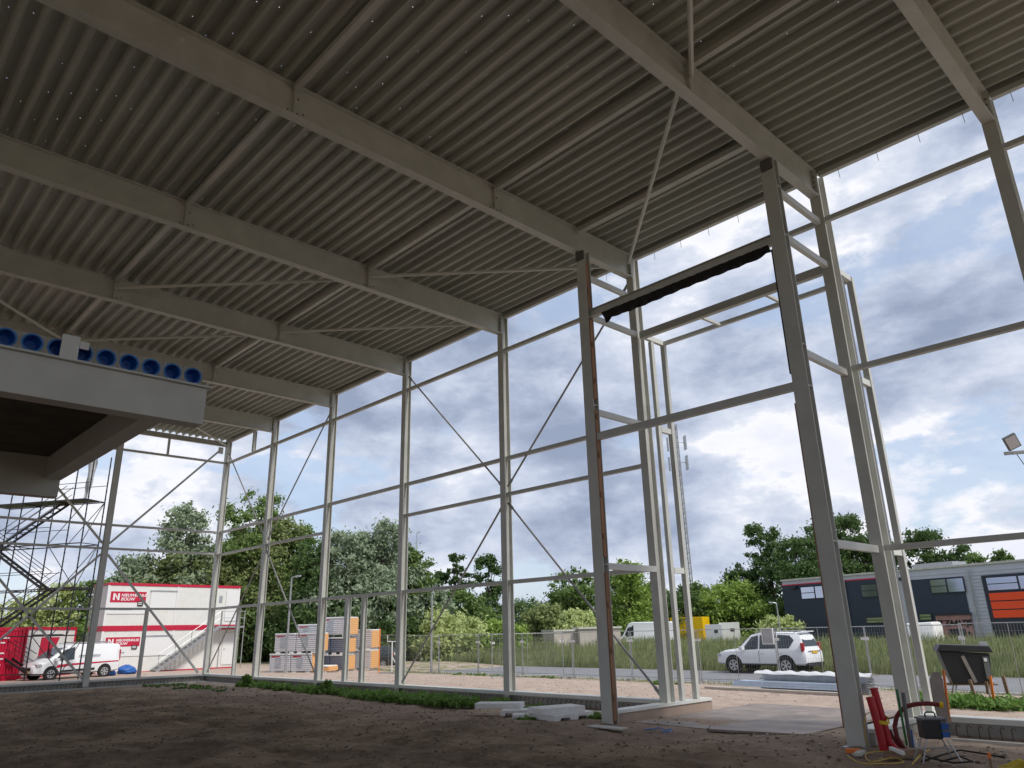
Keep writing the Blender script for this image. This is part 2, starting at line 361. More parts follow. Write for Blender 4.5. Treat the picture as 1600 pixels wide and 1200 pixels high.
earth = mixc(mr(nz2(9, 8, .75), .56, .70), earth, (.42, .33, .25))
earth = mixc(mr(nz2(26, 5, .7), .60, .72), earth, (.07, .05, .035))
sand = mixc(mr(nz2(1.1, 9, .7, (1, 2.2, 1)), .3, .7), (.36, .265, .21), (.54, .44, .37))
sand = mixc(mr(nz2(22, 5, .7), .56, .70), sand, (.60, .52, .46))
sand = mixc(mr(nz2(30, 4, .7), .62, .74), sand, (.24, .18, .15))
grass = mixc(mr(nz2(.7, 8, .7), .3, .7), (.11, .15, .045), (.26, .27, .12))
yw = mth('ADD', sp.outputs[1], mth('MULTIPLY', mth('SUBTRACT', nz2(1.2, 5), .5), 2.2))
xw = mth('ADD', sp.outputs[0], mth('MULTIPLY', mth('SUBTRACT', nz2(1.0, 5), .5), 1.0))
earth = mixc(mth('MULTIPLY', mr(yw, -5.5, -1.0), .55), earth, sand)  # hall earth paled towards the facade, incoming daylight put into the colour
outside = mth('MAXIMUM', mr(yw, -1.1, -.2), mth('SUBTRACT', 1.0, mr(xw, -38.9, -38.3)))
c = mixc(outside, earth, sand)
c = mixc(mth('MULTIPLY', mr(yw, 11.6, 12.4), mr(nz2(1.8, 6), .45, .6)), c, grass)
c = mixc(mr(sp.outputs[1], 21.2, 21.5), c, grass)
c = mixc(mth('SUBTRACT', 1.0, mr(xw, -66, -60)), c, grass)
L(c, b.inputs['Base Color'])
bp = N('ShaderNodeBump'); bp.inputs['Strength'].default_value = .8; bp.inputs['Distance'].default_value = .03; L(mth('ADD', nz2(12, 8, .75), mth('MULTIPLY', nz2(45, 4, .7), .4)), bp.inputs['Height']); L(bp.outputs[0], b.inputs['Normal'])
gr = npmesh('ground', V, Fq, 'ground', smooth=True); tag(gr, kind='structure')

# stones and clods (uncountable)
def stones(name, n, xr, yr, smin, smax, mtl, zoff=0.0, excl=None):
    ico = np.array([(0,0,1),(.9,0,.3),(.28,.85,.3),(-.72,.52,.3),(-.72,-.52,.3),(.28,-.85,.3),(0,0,-.3)], float)
    tri = np.array([(0,1,2),(0,2,3),(0,3,4),(0,4,5),(0,5,1),(6,2,1),(6,3,2),(6,4,3),(6,5,4),(6,1,5)])
    xs = rng.uniform(*xr, n); ys = rng.uniform(*yr, n); s = smin+(smax-smin)*rng.random(n)**4
    Vs = []; 
    ix = np.clip(np.searchsorted(gx, xs), 0, nx-1); iy = np.clip(np.searchsorted(gy, ys), 0, ny-1); zs = Z[ix, iy]
    a = rng.uniform(0, 6.28, n); ca, sa = np.cos(a), np.sin(a)
    j = ico[None]*s[:, None, None]*(1+.35*rng.standard_normal((n, 7, 1))*.6)*np.array([1, .8, .6])
    VV = np.stack([j[..., 0]*ca[:, None]-j[..., 1]*sa[:, None]+xs[:, None], j[..., 0]*sa[:, None]+j[..., 1]*ca[:, None]+ys[:, None], j[..., 2]+zs[:, None]+zoff], -1)
    FF = tri[None]+7*np.arange(n)[:, None, None]
    o = npmesh(name, VV.reshape(-1, 3), FF.reshape(-1, 3), mtl); return tag(o, kind='stuff')
M['clod'] = mat('clod', (.20, .155, .12), .95, var=.35, vs=3, bump=.4, bs=40)
M['pebble'] = mat('pebble', (.46, .40, .35), .9, var=.3, vs=2.0)
o = stones('earth_clods', 9000, (-34, -3), (-12, -.7), .008, .055, 'clod'); o['label'] = 'loose brown clods and grit on the dark hall floor'; o['category'] = 'grit'
o = stones('gravel', 9000, (-42, 0), (.4, 12.3), .008, .05, 'pebble'); o['label'] = 'loose gravel and rubble bits on the pale sand outside'; o['category'] = 'gravel'
o = stones('rubble', 700, (-8.5, -3.2), (-3.4, -.8), .01, .05, 'pebble'); o['label'] = 'small rubble around the foot of the right doorway column'; o['category'] = 'rubble'

# road
def sheet(name, poly, z, mtl, th=0):
    b_ = MB(); b_.add([(x, y, z) for x, y in poly], [tuple(range(len(poly)))]); return b_.build(name, mtl)
zr = -.34
o = MB().add([(-300, 13.2, zr), (300, 13.2, zr), (300, 21.3, zr), (-300, 21.3, zr)], [(0, 1, 2, 3)]).build('road', 'asphalt'); tag(o, kind='structure')
kb = MB().box((-300, 12.98, -.5), (300, 13.2, -.285)); o = kb.build('kerb', 'concrete_l'); tag(o, kind='structure')
pts = [(-44, 21.302), (-49, 21.302), (-58, 27), (-75, 40), (-110, 60), (-108, 66), (-72, 46), (-54, 32), (-47, 25)]
o = MB().add([(x, y, .0+(-.33 if y < 22 else max(gz(x, y)+.05, -.2))) for x, y in pts], [tuple(range(9))]).build('side_road', 'asphalt'); tag(o, kind='structure')

# ------------------------------------------------------------------ the hall
CXS = [-38.222 + 5.4*i for i in range(7)]       # column lines 0..6
X7 = -2.26; XR = [X7, 3.14, 8.54, 13.94]
ZB, ZT = 11.25, 11.95
hall = empty('hall_frame', (-16.6, 0, 0), 0, 'cream steel hall skeleton with open sides and a ribbed metal roof deck', 'building')
def column(x, y, w, dpt, z0, z1, par=hall, nm='column', mt='steel', plate=True, swap=False):
    b_ = MB(); c_ = (x, y+dpt/2)
    up = (0, 1, 0) if not swap else (1, 0, 0)
    if not swap: b_.isec((c_[0], c_[1], z0), (c_[0], c_[1], z1), w, dpt, .022, .016, up)
    else: b_.isec((c_[0], c_[1], z0), (c_[0], c_[1], z1), dpt, w, .022, .016, up)
    o_ = b_.build(nm, mt, par)
    if plate:
        MB().box((x-w/2-.05, y-.05, z0-.025), (x+w/2+.05, y+dpt+.05, z0-.002)).build('base_plate', 'galv', o_)
        for dx in (-1, 1): MB().tube([(x+dx*(w/2+.025), y-.025, z0-.002), (x+dx*(w/2+.025), y-.025, z0+.05)], .014, 6).build('anchor_bolt', 'bolt', o_)
    return o_
for i, x in enumerate(CXS):
    w_, d_ = (.24, .26) if i < 5 else ((.22, .32) if i == 5 else (.24, .40))
    column(x, 0, w_, d_, 0.02, ZT-.01)
    # stiffener end plates where girts meet
for x in XR: column(x, 0, .24, .34, .02, ZT-.01)
for x in CXS+XR: column(x, -31.2, .24, .3, .02, ZT-.01)
# main roof beams with splice plates
for i, x in enumerate(CXS[1:]+XR):
    b_ = MB().isec((x, -.002, (ZB+ZT)/2), (x, -30.85, (ZB+ZT)/2), .22, ZT-ZB, .022, .014)
    o_ = b_.build('roof_beam', 'steel', hall)
    for yy in (-5.15, -10.3, -15.45, -20.6, -25.75):
        for sx_ in (-1, 1):
            MB().box((x+min(sx_*.009, sx_*.085), yy-.012, ZB+.024), (x+max(sx_*.009, sx_*.085), yy+.012, ZT-.024)).build('splice_plate', 'steel', o_)
        if yy > -11:
            for dy, dz_ in ((-.1, .12), (.1, .12), (.1, .45), (.22, .16)):
                MB().box((x+.009, yy+dy-.015, ZB+dz_-.015), (x+.021, yy+dy+.015, ZB+dz_+.015)).build('bolt', 'bolt', o_)
    for sx_ in (-1, 1):
        pe = MB().box((x+min(sx_*.009, sx_*.108), -.032, ZB+.023), (x+max(sx_*.009, sx_*.108), -.006, ZT-.023)).build('end_plate', 'steel', o_)
    for k in range(4): MB().box((x+.043, -.062, ZB+.1+k*.13), (x+.067, -.034, ZB+.124+k*.13)).build('bolt', 'bolt', o_)
# gable beam, edge beam along the left gable (lighter)
o_ = MB().isec((CXS[0], -.002, 11.68), (CXS[0], -30.85, 11.68), .18, .24, .014, .01).build('roof_beam', 'steel', hall)
# secondary members between beams (tubes just under the deck)
allx = CXS+XR
for yy in (-5.15, -10.3, -15.45, -20.6, -25.75):
    for a_, b2 in zip(allx[:-1], allx[1:]):
        MB().bar((a_+.115, yy, 11.87), (b2-.115, yy, 11.87), .12, .12).build('purlin', 'steel', hall)
MB().bar((CXS[5]+.115, -2.2, 11.86), (CXS[6]-.115, -2.2, 11.86), .16, .13).build('purlin', 'steel', hall)
for a_, b2 in zip(allx[:-1], allx[1:]):
    MB().bar((a_+.13, .14, 11.86), (b2-.13, .14, 11.86), .12, .12).build('eave_tube', 'steel', hall)
# roof bracing
def rod(a_, b2, r=.032, nm='brace_rod', par=hall, mt='rod', pl=True):
    t = MB().tube([a_, b2], r, 8); o_ = t.build(nm, mt, par, autos=True)
    if pl:
        a_ = Vector(a_); b2 = Vector(b2); d = (b2-a_).normalized(); g_ = MB()
        up = Vector((0, 0, 1)) if abs(d.z) < .3 else Vector((0, 1, 0))
        if abs((b2-a_).x) < .1: up = Vector((1, 0, 0))
        for p, s_ in ((a_, 1), (b2, -1)): MB().bar(p, p+d*s_*.28, .1, .014, up).build('gusset_plate', 'steel', o_)
    return o_
zb = 11.62
x = CXS
for (xa, ya, xb, yb) in [(x[6], -5.15, x[5], -.15), (x[6], -5.15, X7, -10.3), (x[4], -5.15, x[5], -.15), (x[3], -5.15, x[4], -.15), (x[3], -10.3, x[4], -5.15),
                         (x[2], -10.3, x[3], -5.15), (x[2], -10.3, x[3], -15.45), (x[1], -5.15, x[0], -.1), (x[1], -5.15, x[2], -10.3), (x[3], -10.3, x[2], -5.15), (x[1],-10.3,x[0],-5.15)][:9]:
    s_ = 1 if xb > xa else -1
    rod((xa+s_*.12, ya, zb), (xb-s_*.12, yb, zb), .048, 'roof_brace', mt='steel_white')
# wall braces (facade)
def brace(p, q_, r=.03): rod(p, q_, r)
yb_ = .13
for c_, l_, r_ in ((4, 3, 5), (1, 0, 2)):
    xc = x[c_]
    brace((x[l_]+.12, yb_, 11.2), (xc-.1, yb_, 6.15)); brace((xc+.1, yb_, 6.15), (x[r_]-.12, yb_, 11.2))
    brace((xc-.1, yb_, 5.65), (x[l_]+.12, yb_, .35)); brace((xc+.1, yb_, 5.65), (x[r_]-.12, yb_, .35))
# girts on the facade
ZG = [10.68, 7.05, 5.92, 3.29]
for i in range(7):
    a_ = x[i]; b2 = (x+[X7])[i+1]
    for k, zz in enumerate(ZG):
        if k == 2 and i in (2, 5, 6): continue
        if i == 5 and k in (1, 3): continue
        th = .11 if k != 2 else .10
        o_ = MB().bar((a_+.012, .15, zz), (b2-.012, .15, zz), .12, th).build('girt', 'steel', hall)
for a_, b2 in zip(XR[:-1], XR[1:]):
    for zz in (10.68, 7.05, 3.29): MB().bar((a_+.012, .15, zz), (b2-.012, .15, zz), .12, .11).build('girt', 'steel', hall)
# small posts in the facade
for xx, w_, z0, z1, mt_ in ((-25.55, .20, .30, 3.23, 'steel_white'), (-24.42, .17, .30, 3.23, 'steel'), (-35.15, .14, .30, 3.23, 'steel'), (-35.12, .14, 10.74, 11.8, 'steel')):
    MB().isec((xx, .15, z0), (xx, .15, z1), w_, .16, .012, .01, (0, 1, 0)).build('wall_post', mt_, hall)
# gable wall columns, girts and braces
GY = [-5.15, -10.3, -15.45, -20.6]
for gyy in GY:
    b_ = MB().isec((x[0], gyy, .02), (x[0], gyy, 11.56), .24, .26, .02, .014, (1, 0, 0)); b_.build('column', 'steel', hall)
for a_, b2 in zip([-.02]+GY[:-1], GY):
    for zz in (10.68, 7.05, 5.97, 3.29):
        MB().bar((x[0], a_-.01, zz), (x[0], b2+.01, zz), .12, .10).build('girt', 'steel', hall)
MB().isec((x[0], -2.95, .30), (x[0], -2.95, 3.235), .14, .14, .01, .01, (1, 0, 0)).build('wall_post', 'steel', hall)
MB().bar((x[0], -2.93, 10.735), (x[0], -2.93, 11.56), .1, .1).build('wall_post', 'steel', hall)
xg = x[0]
for p, q_ in (((-.25, 11.4), (-5.0, 6.2)), ((-5.3, 6.2), (-10.15, 11.4)), ((-5.0, 5.7), (-.25, .35)), ((-5.3, 5.7), (-10.15, .35)), ((-5.3, .35), (-10.15, 5.7))):
    o_ = MB().bar((xg, p[0], p[1]), (xg, q_[0], q_[1]), .09, .09).build('gable_brace', 'steel', hall)
g_ = MB(); g_.box((xg-.01, -.40, 11.15), (xg+.01, -.14, 11.5)); g_.build('gusset_plate', 'steel', hall)
# roof deck: trapezoidal ribs along X with real screw holes
P_ = .3365; x0, x1 = -38.75, 19.0
Vd = []; Fd = []
def quad(a_, b2, c_, d_):
    k = len(Vd); Vd.extend((a_, b2, c_, d_)); Fd.append((k, k+1, k+2, k+3))
yy = .26; zlo, zhi = 11.958, 12.085; r2 = random.Random(3)
nr = int(31.3/P_)
for i in range(nr):
    y0 = yy-i*P_
    prof = [(y0, zlo), (y0-.045, zlo), (y0-.10, zhi), (y0-.165, zhi), (y0-.179, zhi), (y0-.2815, zhi), (y0-P_, zlo)]
    for j in (0, 1, 2, 4, 5):
        (ya, za), (ybb, zbb) = prof[j], prof[j+1]
        quad((x0, ya, za), (x1, ya, za), (x1, ybb, zbb), (x0, ybb, zbb))
    cuts = [x0]
    if y0 < -3.6 and y0 > -22:
        xx = -30+r2.random()*1.0
        while xx < 6:
            if r2.random() < .75: cuts += [xx, xx+.015]
            xx += 1.05+r2.uniform(-.12, .12)
    cuts.append(x1)
    for k in range(0, len(cuts), 2):
        quad((cuts[k], y0-.165, zhi), (cuts[k+1], y0-.165, zhi), (cuts[k+1], y0-.179, zhi), (cuts[k], y0-.179, zhi))
npmesh('roof_deck', np.array(Vd)-np.array(hall.location), np.array(Fd), 'deck', hall)
MB().box((x0, .262, 11.93), (x1, .272, 12.2)).build('eave_trim', 'steel_white', hall)
MB().box((x0, .16, 11.925), (x1, .2605, 11.932)).build('eave_angle', 'steel_white', hall)
for k in range(14):
    xx = -13+k*.86
    MB().tube([(xx, .12, 12.05), (xx+.02, .13, 11.55)], .006, 5).build('wire_tie', 'rod', hall)

# ------------------------------------------------------------------ foundation walls
def found(name, a_, b2, inw, label, gaps=(), ledge=True):
    a_ = Vector(a_); b2 = Vector(b2); d = (b2-a_).normalized(); inw = Vector(inw); Ln = (b2-a_).length
    root = empty(name, tuple(a_), 0, label, 'wall')
    def slab(o0, o1, z0, z1, nm, mt_):
        p = [a_-inw*o0, b2-inw*o0, b2-inw*o1, a_-inw*o1]
        MB().prism([(q_.x, q_.y, z0) for q_ in p], (0, 0, z1-z0)).build(nm, mt_, root)
    slab(.10, .30, -.5, .20, 'core', 'concrete'); slab(-.02, .32, .203, .29, 'sill_rail', 'steel_white')
    if ledge: slab(-.42, -.28, -.4, -.012, 'edge_strip', 'concrete_l')
    slab(-.277, .097, -.4, -.10, 'footing', 'concrete')
    hk = MB(); n = int(Ln/.17)
    for i in range(n):
        p = a_+d*(i+.5)*Ln/n+d*random.uniform(-.02, .02); q_ = p+inw*.0
        hk.tube([(q_.x, q_.y, -.10), (q_.x, q_.y, .13), tuple(Vector((q_.x, q_.y, .17))+d*.03), tuple(Vector((q_.x, q_.y, .13))+d*.07)], .009, 5)
    tag(hk.build('rebar_hook', 'rebar', root), kind='stuff')
    return root
found('foundation_wall', (-38.185, 0, 0), (-11.35, 0, 0), (0, -1, 0), 'low concrete foundation wall under the long row of columns left of the doorway')
found('foundation_wall', (-38.22, -22, 0), (-38.22, .32, 0), (1, 0, 0), 'low concrete foundation wall under the left gable columns')
found('foundation_wall', (-5.6, 0, 0), (19, 0, 0), (0, -1, 0), 'low concrete foundation wall right of the doorway behind the conduits')
# curb under portal cheeks
for sx_, xx, lab in ((0, -11.2, 'brown clad kerb with a white sill under the left side of the doorway'), (1, -5.8, 'short concrete kerb with a white sill under the right side of the doorway')):
    kr = empty('door_kerb', (xx, -.4, 0), 0, lab, 'kerb')
    y0_, y1_ = (-2.05, 1.75) if sx_ == 0 else (-1.95, 1.5)
    for k in range(3):
        a_ = y0_+(y1_-y0_)*k/3; b2 = y0_+(y1_-y0_)*(k+1)/3-.006
        MB().box((xx-.13, a_, -.35), (xx+.16, b2, .17)).build('panel', 'brownc' if sx_ == 0 else 'concrete', kr)
    MB().box((xx-.15, y0_, .173), (xx+.19, y1_-.02, .235)).build('sill', 'steel_white', kr)

# ------------------------------------------------------------------ door portal
por = empty('door_portal', (-8.5, -2.2, 0), 0, 'tall projecting door portal of cream steel posts and rails in front of the facade', 'door frame')
XL, XRt = -11.12, -5.86
for xx in (XL, XRt):
    o_ = MB().isec((xx, -2.1, -.02), (xx, -2.1, 11.24), .30, .2, .02, .016, (0, 1, 0)).build('portal_post', 'steel', por)
    MB().box((xx-.2, -2.28, -.045), (xx+.2, -1.92, -.022)).build('base_plate', 'galv', o_)
    for zz in (3.29, 6.2, 7.05, 9.45, 10.6):
        for s_ in (-1, 1): MB().box((xx+s_*.079-.07, -2.178, zz-.006), (xx+s_*.079+.07, -2.022, zz+.006)).build('stiffener', 'steel_white', o_)
    MB().box((xx-.12, -2.25, 11.0), (xx+.12, -2.204, 11.24)).build('head_plate', 'bolt', o_)
# timber battens on left post inner web, rubber strip on right post
for z0, z1, t_ in ((.05, 3.1, .09), (3.45, 6.9, .075), (7.2, 9.3, .08), (9.6, 10.9, .06)):
    o_ = MB().box((XL+.095, -2.19, z0), (XL+.095+t_, -2.08, z1)).build('timber_batten', 'wood', por)
    for zz in np.arange(z0+.4, z1-.1, .95): MB().box((XL+.095+t_+.002, -2.17, zz), (XL+.095+t_+.03, -2.10, zz+.12)).build('block', 'stake_w', o_)
MB().box((XRt-.175, -2.2, .25), (XRt-.153, -2.12, 5.9)).build('timber_batten', 'wood', por)
MB().box((XRt-.178, -2.2, 6.5), (XRt-.153, -2.12, 9.2)).build('rubber_strip', 'rubber', por)
MB().isec((XL+.16, -2.1, 9.45), (XRt-.16, -2.1, 9.45), .16, .20, .012, .01).build('rail', 'steel', por)
MB().bar((XL+.16, -2.12, 6.25), (XRt-.16, -2.12, 6.25), .12, .16).build('rail', 'steel', por)
MB().bar((x[5]+.115, .16, 9.5), (x[6]-.13, .16, 9.5), .14, .20).build('rail', 'steel', por)
YO = 1.25; XO0, XO1 = -11.15, -5.83
MB().bar((XO0+.06, YO, 9.55), (XO1-.06, YO, 9.55), .1, .1).build('rail', 'steel', por)
for xx in (XO0, XO1):
    MB().bar((xx, YO, .24), (xx, YO, 9.6), .13, .12, (0, 1, 0)).build('portal_post', 'steel', por)
    MB().bar((xx, .66, .24), (xx, .66, 9.45), .10, .13, (0, 1, 0)).build('portal_post', 'steel' if xx == XO0 else 'grey_pipe', por)
    for zz, ya, ybb in ((10.6, -1.99, -.01), (9.5, -1.99, -.01), (6.95, -1.99, -.01), (3.27, -1.99, -.01), (9.55, .44, YO-.07), (6.95, .74, YO-.07), (3.27, .74, YO-.07)):
        MB().bar((xx, ya, zz), (xx, ybb, zz), .10, .14).build('side_rail', 'steel_white', por)
for xx in (-9.3, -7.5): MB().bar((xx, .24, 9.5), (xx, YO-.055, 9.53), .07, .07).build('side_rail', 'steel', por)
# black foil hanging under the head rail
nn = 40; V_ = []; F_ = []
for i in range(nn+1):
    t = i/nn; xx = XL+.55+(XRt-XL-.8)*t
    sag = .15+.012*math.sin(t*9)+.05*math.sin(math.pi*t)*(1-t)+(.10 if t < .05 else 0)
    if t > .95: sag *= .7
    for j in range(5):
        s_ = j/4; V_.append((xx+.01*math.sin(j*3+i), -2.16+.12*math.sin(s_*math.pi)+.02*math.sin(i*1.7+j), 9.345-sag*2*(s_ if s_ < .5 else 1-s_)))
for i in range(nn):
    for j in range(4): F_.append((i*5+j, (i+1)*5+j, (i+1)*5+j+1, i*5+j+1))
o_ = MB().add(V_, F_).build('folded_foil', 'foil', por, smooth=True)

# ------------------------------------------------------------------ mezzanine floor
MX0, MX1, MY = -11.07, -17.65, -11.35
mz = empty('mezzanine_floor', (-13.9, -16, 0), 0, 'raised concrete floor on steel beams with blue capped hollow cores at the left', 'floor')
BZ0, BZ1 = 4.99, 5.56
MB().box((MX0-.30, -24, BZ0), (MX0, MY, BZ1)).build('edge_beam', 'steel', mz, bevel=.004)
MB().box((MX0-.34, -24, BZ1+.002), (MX0+.07, MY+.05, BZ1+.03)).build('shelf_plate', 'steel', mz)
MB().box((MX1-.15, -24, BZ0-.24), (MX1+.15, -11.77, BZ1)).build('edge_beam', 'steel', mz, bevel=.004)
MB().box((MX1+.153, -12.06, 5.10), (MX0-.303, -11.76, BZ1-.003)).build('side_beam', 'steel', mz)
# slab with tapered core recesses
PIT = .305; SZ0, SZ1 = BZ1+.033, BZ1+.033+.265
sl = MB(); sl.box((MX1-.15, -24, SZ0), (MX0-.36, MY-.08, SZ1)); fx0, fx1 = MX0-.357, MX0-.012
ncore = 18; hz_ = (SZ1-SZ0)/2
for i in range(ncore):
    yc = MY-.08-PIT/2-i*PIT; zc = (SZ0+SZ1)/2; ro, ri = [], []
    for k in range(24):
        a_ = 2*math.pi*k/24; c_, s_ = math.cos(a_), math.sin(a_); q_ = min((PIT/2-.0005)/max(abs(c_), 1e-6), hz_/max(abs(s_), 1e-6)); ro.append((c_*q_, s_*q_)); ri.append((c_*.108, s_*.108))
    vs = [(x_, yc+p[0], zc+p[1]) for x_ in (fx0, fx1) for rr_ in (ro, ri) for p in rr_]; fs = []
    for k in range(24):
        j = (k+1) % 24; fs += [(48+k, 72+k, 72+j, 48+j), (k, j, 24+j, 24+k), (24+k, 24+j, 72+j, 72+k), (k, 48+k, 48+j, j)]
    sl.add(vs, fs)
    MB().disc((MX0-.011, yc, zc), (1, 0, 0), .109, .131, .008, 24).build('core_rim', 'blue_film', mz)
    bowl = [[(MX0-.012-dp, yc+r_*math.cos(a), zc+r_*math.sin(a)) for a in [2*math.pi*q_/24 for q_ in range(24)]] for dp, r_ in ((0, .107), (.06, .098), (.13, .088), (.15, .07), (.145, .01))]
    MB().loft(bowl, cap=False).build('hole_plug', 'blue_plug', mz, autos=True)
sl.box((fx0, -24, SZ0), (fx1, MY-.08-ncore*PIT, SZ1))
sl.build('hollow_core_slab', 'concrete', mz)
MB().box((MX1+.16, -24, SZ0-.03), (MX0-.31, -12.07, SZ0-.004)).build('soffit_shade', 'conc_shade', mz)  # dark sheet under the slab, shade between the beams put into its colour
yb2 = MY-.08-.17-5.5*PIT
MB().box((MX0+.062, yb2-.12, SZ0-.02), (MX0+.072, yb2+.10, SZ1+.06)).build('bracket', 'steel_white', mz)
MB().box((MX0+.062, yb2+.105, SZ0+.16), (MX0+.072, yb2+.22, SZ0+.27)).build('bracket', 'steel_white', mz)
for xx in (MX0-.15, MX1):
    MB().isec((xx, -17.6, -.1), (xx, -17.6, BZ0-.003), .24, .24, .02, .014, (0, 1, 0)).build('column', 'steel', mz)

#PART2
# ------------------------------------------------------------------ planes seen in the photo: local frame x along the face, -y towards the viewer, z up
class Face:
    def __init__(s, P0, P1):
        s.P0 = Vector((P0[0], P0[1], 0)); d = Vector((P1[0]-P0[0], P1[1]-P0[1], 0)); s.L = d.length; s.d = d/s.L
        s.n = Vector((s.d.y, -s.d.x, 0)); s.ang = math.atan2(s.d.y, s.d.x)
    def px(s, u, v, off=0.0):       # pixel -> (along, z) on the plane shifted off metres towards the viewer
        r_ = ray(u, v); P = s.P0+s.n*off; t = (P-CC).dot(s.n)/r_.dot(s.n); q = CC+r_*t; return ((q-P).dot(s.d), q.z)
# ------------------------------------------------------------------ site cabins (two levels)
pl_ = onz(149, 1058, -.24); pr_ = onz(364, 1041, -.02); FC = Face(pl_, pr_)
LC = FC.L; HC = 2.86
def cabin(z0, label):
    root = empty('site_cabin', (pl_.x, pl_.y, z0), FC.ang, label, 'cabin', 'site cabins stacked in two levels')
    W = wm(root); dep = 2.44
    b_ = MB(W); b_.box((0.02, .0, .16), (LC-.02, dep, HC-.17)); body = b_.build('wall', 'white_panel', root)
    rib = MB(W)
    n = int(LC/.2)
    for i in range(n): rib.box((.1+i*(LC-.2)/n, -.007, .17), (.1+i*(LC-.2)/n+.05, -.001, HC-.18))
    for i in range(13): rib.box((.006, .1+i*.22, .17), (.018, .15+i*.22, HC-.18))
    rib.build('wall_ribs', 'white_panel', root)
    for nm, za, zb_ in (('top_rail', HC-.168, HC), ('bottom_rail', 0, .158)):
        MB(W).box((-.03, -.04, za), (LC+.03, dep+.04, zb_)).build(nm, 'red', root)
    for xx in (-.02, LC/2-.06, LC-.1): MB(W).box((xx, -.035, .162), (xx+.12, -.013, HC-.172)).build('corner_post', 'white', root)
    return root
c1 = cabin(-.2, 'lower white site cabin with red rails, behind the grey steel stair'); c2 = cabin(-.2+HC+.004, 'upper white site cabin with red rails, on top of another cabin')
def rect_on(root, F, u0, v0, u1, v1, nm, mt_, th=.03, off=.0, zb_=0.0, y0=0.013):
    s0, z0 = F.px(u0, v1); s1, z1 = F.px(u1, v0); za, zb2 = F.px((u0+u1)/2, v1)[1], F.px((u0+u1)/2, v0)[1]
    W = wm(root); lz = W.translation.z
    return MB(W).box((min(s0, s1), -y0-th, za-lz), (max(s0, s1), -y0, zb2-lz)).build(nm, mt_, root), (min(s0, s1), max(s0, s1), za-lz, zb2-lz)
# shutters, doors
for root, rs in ((c2, [(233, 925, 276, 951), (350, 924, 375, 970)]), (c1, [(224, 995, 268, 1024), (344, 989, 366, 1038)])):
    for k, (u0, v0, u1, v1) in enumerate(rs):
        o_, bb = rect_on(root, FC, u0, v0, u1, v1, 'door' if k else 'shutter', 'white', .04)
        W = wm(root)
        if k: MB(W).tube([(bb[0]+.1, -.09, (bb[2]+bb[3])/2), (bb[0]+.2, -.09, (bb[2]+bb[3])/2)], .02, 6).build('handle', 'galv', o_)
        else: MB(W).box((bb[0]-.05, -.07, bb[3]), (bb[1]+.05, -.012, bb[3]+.1)).build('shutter_box', 'galv', o_)
M['sign_txt'] = mat('sign_white', (.85, .85, .85), .5); M['badge'] = mat('badge_black', (.02, .02, .02), .5); M['smalltxt'] = mat('small_lettering', (.12, .14, .22), .5)
def bouw_sign(root, u0, v0, u1, v1):
    W = wm(root); s0, z0 = FC.px(u0, v1); s1, z1 = FC.px(u1, v0); lz = W.translation.z; z0 -= lz; z1 -= lz; w_, h_ = s1-s0, z1-z0
    MB(W).box((s0-.1, -.045, z0-h_*1.05), (s1+.12, -.02, z1+.03)).build('sign_panel', 'white', root)
    sg = MB(W).box((s0, -.06, z0), (s1, -.046, z1)).build('name_sign', 'red', root)
    Mx = lambda a_, z_: W @ Matrix.Translation((a_, -.064, z_)) @ Matrix.Rotation(R(90), 4, 'X')
    lw = h_*.62; k = z0+h_*.2; a_ = s0+w_*.07
    lg = MB(W); y0_, y1_ = -.068, -.061
    def pr(p): lg.prism([(a_+q*lw, y0_, k+r_*lw) for q, r_ in p], (0, y1_-y0_, 0))
    pr([(0, 0), (.26, 0), (.26, 1), (0, 1)]); pr([(.30, 1), (.30, .62), (.50, .34), (.64, .06), (.64, .40), (.42, .80)]); pr([(.68, 0), (.94, 0), (.94, 1), (.68, 1)])
    lg.build('emblem', 'sign_txt', sg)
    text('NIEUWENHUIS', h_*.37, 'sign_txt', sg, Mx(s0+w_*.29, z0+h_*.54), .005, .2)
    text('BOUW', h_*.40, 'sign_txt', sg, Mx(s0+w_*.29, z0+h_*.17), .005, .2)
    bd = MB(W).box((s0+w_*.77, -.075, z0-h_*.34), (s0+w_*.93, -.062, z0+h_*.12)).build('badge', 'badge', sg, bevel=.03)
    for q in range(2): MB(W).box((s0+w_*.79, -.08, z0-h_*.2+q*h_*.15), (s0+w_*.90, -.0755, z0-h_*.13+q*h_*.15)).build('stripe', 'sign_txt', sg)
    text('nieuwenhuisbouw.nl', h_*.24, 'smalltxt', sg, W @ Matrix.Translation((s0+w_*.05, -.047, z0-h_*.72)) @ Matrix.Rotation(R(90), 4, 'X'), .006)
bouw_sign(c2, 171, 925, 229, 941); bouw_sign(c1, 163, 995, 219, 1011)
o_, _b = rect_on(c2, FC, 342, 931, 348, 942, 'notice', 'sheetgrey', .01)
# steel stair with landing
st = empty('steel_stair', (pl_.x+FC.n.x*.9, pl_.y+FC.n.y*.9, -.2), FC.ang, 'galvanised outside stair with handrails up to the upper cabin door', 'stair')
W = wm(st); s_a, z_a = FC.px(243, 1050, .9); s_b, z_b = FC.px(344, 976, .9); s_c = FC.px(382, 975, .9)[0]; zl = HC+.05
z_a = 0.0; s_b2 = s_b
for yy in (-.02, .78): MB(W).bar((s_a, yy, .12), (s_b2, yy, zl-.02), .05, .2).build('stringer', 'galv', st)
nst = 14
for i in range(nst):
    t = (i+.5)/nst; MB(W).box((s_a+(s_b2-s_a)*t-.12, .01, .1+(zl-.1)*t-.015), (s_a+(s_b2-s_a)*t+.12, .75, .1+(zl-.1)*t+.015)).build('tread', 'galv', st)
MB(W).box((s_b2, -.05, zl-.12), (s_c, .82, zl)).build('landing', 'galv', st)
